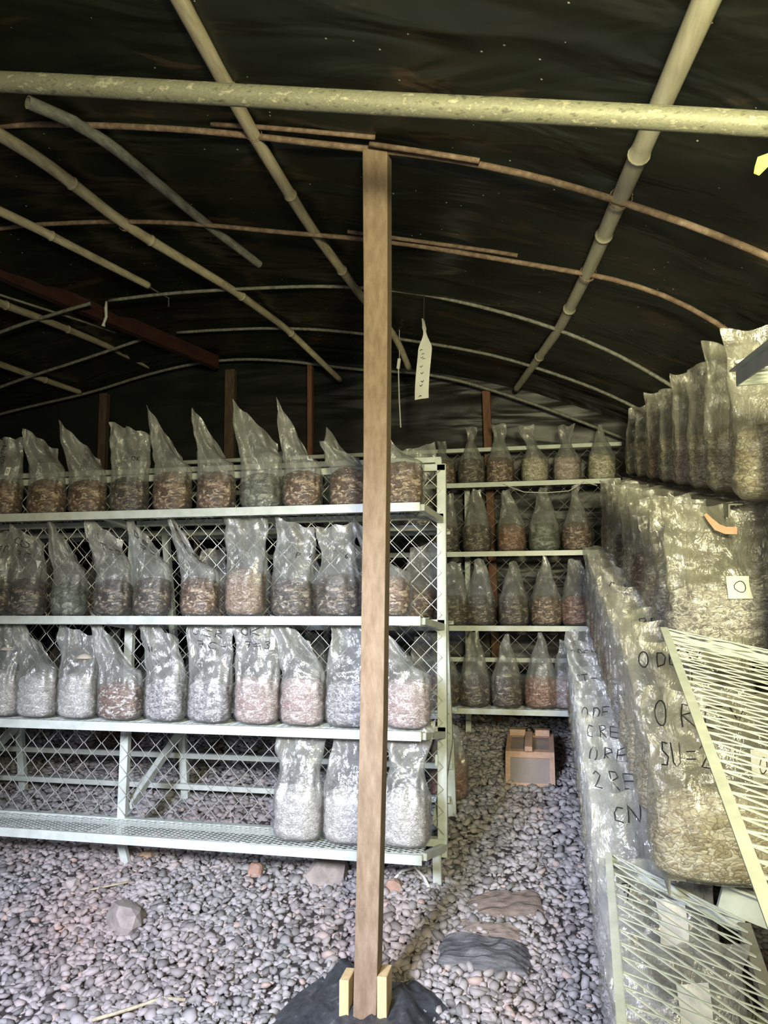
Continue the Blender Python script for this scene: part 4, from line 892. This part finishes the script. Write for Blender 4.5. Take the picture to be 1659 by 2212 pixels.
tt4 = {1: [('O DEV', -.8, .84, .19, .07), ('200', -.8, .72, .19, .07)], 3: [('CT-', -.8, .84, .22, .09)], 5: [('O DEV', -.8, .84, .19, .09)], 6: [('C REY', -.75, .84, .19, .09)], 7: [('O RE', -.8, .84, .2, .10)], 8: [('2 RE', -.8, .82, .2, .11)], 9: [('CN', -.5, .82, .22, .1)], 10: [('7', -.5, .76, .2, .1)]}
nm4 = {1: 'bag marked O DEV above 200, near the back of the lowest right shelf', 3: 'bag marked CT- on the lowest right shelf', 5: 'bag marked O DEV midway along the lowest right shelf', 6: 'bag marked C REY on the lowest right shelf', 7: 'bag marked O RE on the lowest right shelf', 8: 'bag marked 2 RE on the lowest right shelf', 9: 'bag marked CN just above the far end of the lower green tray', 10: 'bag with white paper label under the far part of the lower tray', 11: 'bag with white paper label under the middle of the lower tray', 12: 'bag seen through the near part of the lower green tray'}
for i, y in enumerate(Y4):
    lab = nm4.get(i, 'clear bag on the lowest right shelf, %s' % ordy[i])
    right(3, y, ['s_orange', 's_straw', 's_straw', 's_whitegrey', 's_straw', 's_straw', 's_straw', 's_whitegrey', 's_straw', 's_whitegrey', 's_whitegrey', 's_white', 's_white'][i], lab, R4, seed=370 + i, H=(.51 if i < 10 else (.42, .37, .35)[i - 10]), W=.11 + .004 * i, top=1.05, twist=.08 * math.sin(i * 2), slant=.02 * math.sin(i * 3), hf=.18, text=tt4.get(i), papers=([(.2, .66, .4, .25)] if i in (10, 11) else []))

# ------------------------------------------------------------------ back posts, hanging things, ribbons
for (x, z, wd, mt, lb) in [(-3.70, 1.88, .07, 'wood_dark', 'dark wooden post at far left against the back wall'), (-2.53, 2.02, .085, 'wood_dark', 'brown wooden post under the end of the red-brown beam'),
                           (-1.83, 2.03, .04, 'wood_red', 'thin reddish stake behind the top-shelf bags'), (-.385, 1.71, .062, 'wood_red', 'orange-brown post behind the back rack')]:
    b = MB(); b.bar((x + .05, 5.9, fz(5.9)), (x - .0, 5.93, z), wd, .06, up=(0, 1, 0)); tag(bevel(b.build('wooden_post', M[mt])), lb, 'post')
t = empty('paper_strip', (-.64, 4.375, 1.60), 'long white paper strip with dark marks hanging from the thin grey hoop', 'paper strip')
b = MB(); b.tube([(-.645, 4.38, 1.895), (-.648, 4.38, 1.72)], .0025, 5); b.build('hanging_cord', M['dark_cord'], t)
b = MB(); vs = []; n = 26
for i in range(n + 1):
    s = i / n; z = 1.73 - .49 * s; a = 1.35 * (1 - float(sm(np.array([s]), .0, .45)[0])); wd = .012 + .029 * float(sm(np.array([s]), .16, .4)[0]) + (.010 if s < .12 else 0)
    cx = -.652 + .012 * math.sin(s * 5); cy = 4.375 + .008 * math.sin(s * 9)
    for k in (-1, 0, 1): vs.append((cx + wd * k * math.cos(a), cy + wd * k * math.sin(a) - .004 * (k == 0), z + .004 * k))
m = len(vs); fs = [(3 * i + k, 3 * i + k + 1, 3 * i + k + 4, 3 * i + k + 3) for i in range(n) for k in (0, 1)]
vs += [(x, y + .0012, z) for x, y, z in vs]; fs += [tuple(q + m for q in f[::-1]) for f in fs]; b.add(vs, fs); b.build('strip', M['paper'], t, smooth=True)
b = MB(); random.seed(5)
for (sx_, sz) in [(-.012, 1.53), (-.002, 1.505), (-.008, 1.49), (.004, 1.475), (-.012, 1.435), (-.008, 1.395), (-.014, 1.32), (-.006, 1.345), (-.02, 1.25)]:
    x = -.65 + sx_; b.tube([(x - .008, 4.363, sz), (x, 4.362, sz + .007 * random.choice((-1, 1))), (x + .008, 4.363, sz + .004)], .0018, 4)
b.build('ink_marks', M['ink'], t)
t = empty('pull_switch', (-.93, 5.1, 1.70), 'small white switch hanging on a cord beside the middle post', 'switch')
b = MB(); b.box((-.933, 5.1, 1.705), (.022, .016, .075), Matrix.Rotation(.12, 3, 'Y')); bevel(b.build('switch_body', M['paper'], t), .003)
b = MB(); b.tube([(-.928, 5.1, 1.95), (-.928, 5.1, 1.74)], .002, 5); b.tube([(-.935, 5.1, 1.67), (-.93, 5.1, 1.45), (-.92, 5.1, 1.25)], .0045, 6); b.build('cord', M['cord'], t)
b = MB(); b.tube([(-2.747, 4.37, 2.01), (-2.745, 4.365, 1.96), (-2.740, 4.365, 1.90), (-2.755, 4.365, 1.86), (-2.757, 4.365, 1.84)], [.008, .011, .010, .009, .014], 6)
tag(b.build('white_tie', M['cord'], smooth=True), 'short white strip dangling below the beam at left', 'tie')
b = MB(); b.tube([(.30, 5.28, .86), (.2, 5.27, .80), (.05, 5.26, .79), (-.1, 5.26, .80), (-.24, 5.27, .86)][::-1] + [(.38, 5.2, .82)], .0035, 6)
tag(b.build('slack_cord', M['cord'], smooth=True), 'white cord sagging under the top shelf of the back rack', 'cord')
def ribbon(name, pts, wd, mat, label, cat):
    b = MB(); vs = []
    for i, p in enumerate(pts):
        p = Vector(p); q = Vector(pts[min(i + 1, len(pts) - 1)]); q0 = Vector(pts[max(i - 1, 0)]); d = (q - q0).normalized(); sd = d.cross(Vector((0, 1, .2))).normalized()
        w_ = wd * (.4 + .6 * min(1, i / 2)); vs += [p - sd * w_, p + sd * w_]
    m = len(vs); fs = [(2 * i, 2 * i + 1, 2 * i + 3, 2 * i + 2) for i in range(len(pts) - 1)]
    vs += [v + Vector((0, .002, 0)) for v in vs]; fs += [tuple(q + m for q in f[::-1]) for f in fs]
    b.add(vs, fs); o = b.build(name, mat, smooth=True); tag(o, label, cat)
ribbon('cloth_ribbon', [(.50, 2.50, .295), (.512, 2.49, .275), (.528, 2.48, .252), (.55, 2.47, .24), (.58, 2.46, .238)], .011, M['salmon'], 'salmon cloth ribbon tied at the end of the top right shelf', 'ribbon')
ribbon('plastic_ribbon', [(.568, 2.0, 1.11), (.576, 2.0, 1.125), (.585, 2.0, 1.142), (.60, 2.0, 1.148), (.64, 2.0, 1.12), (.67, 2.0, 1.16), (.68, 2.0, 1.3)], .018, M['yellow'], 'bright yellow ribbon end poking in at the right edge', 'ribbon')
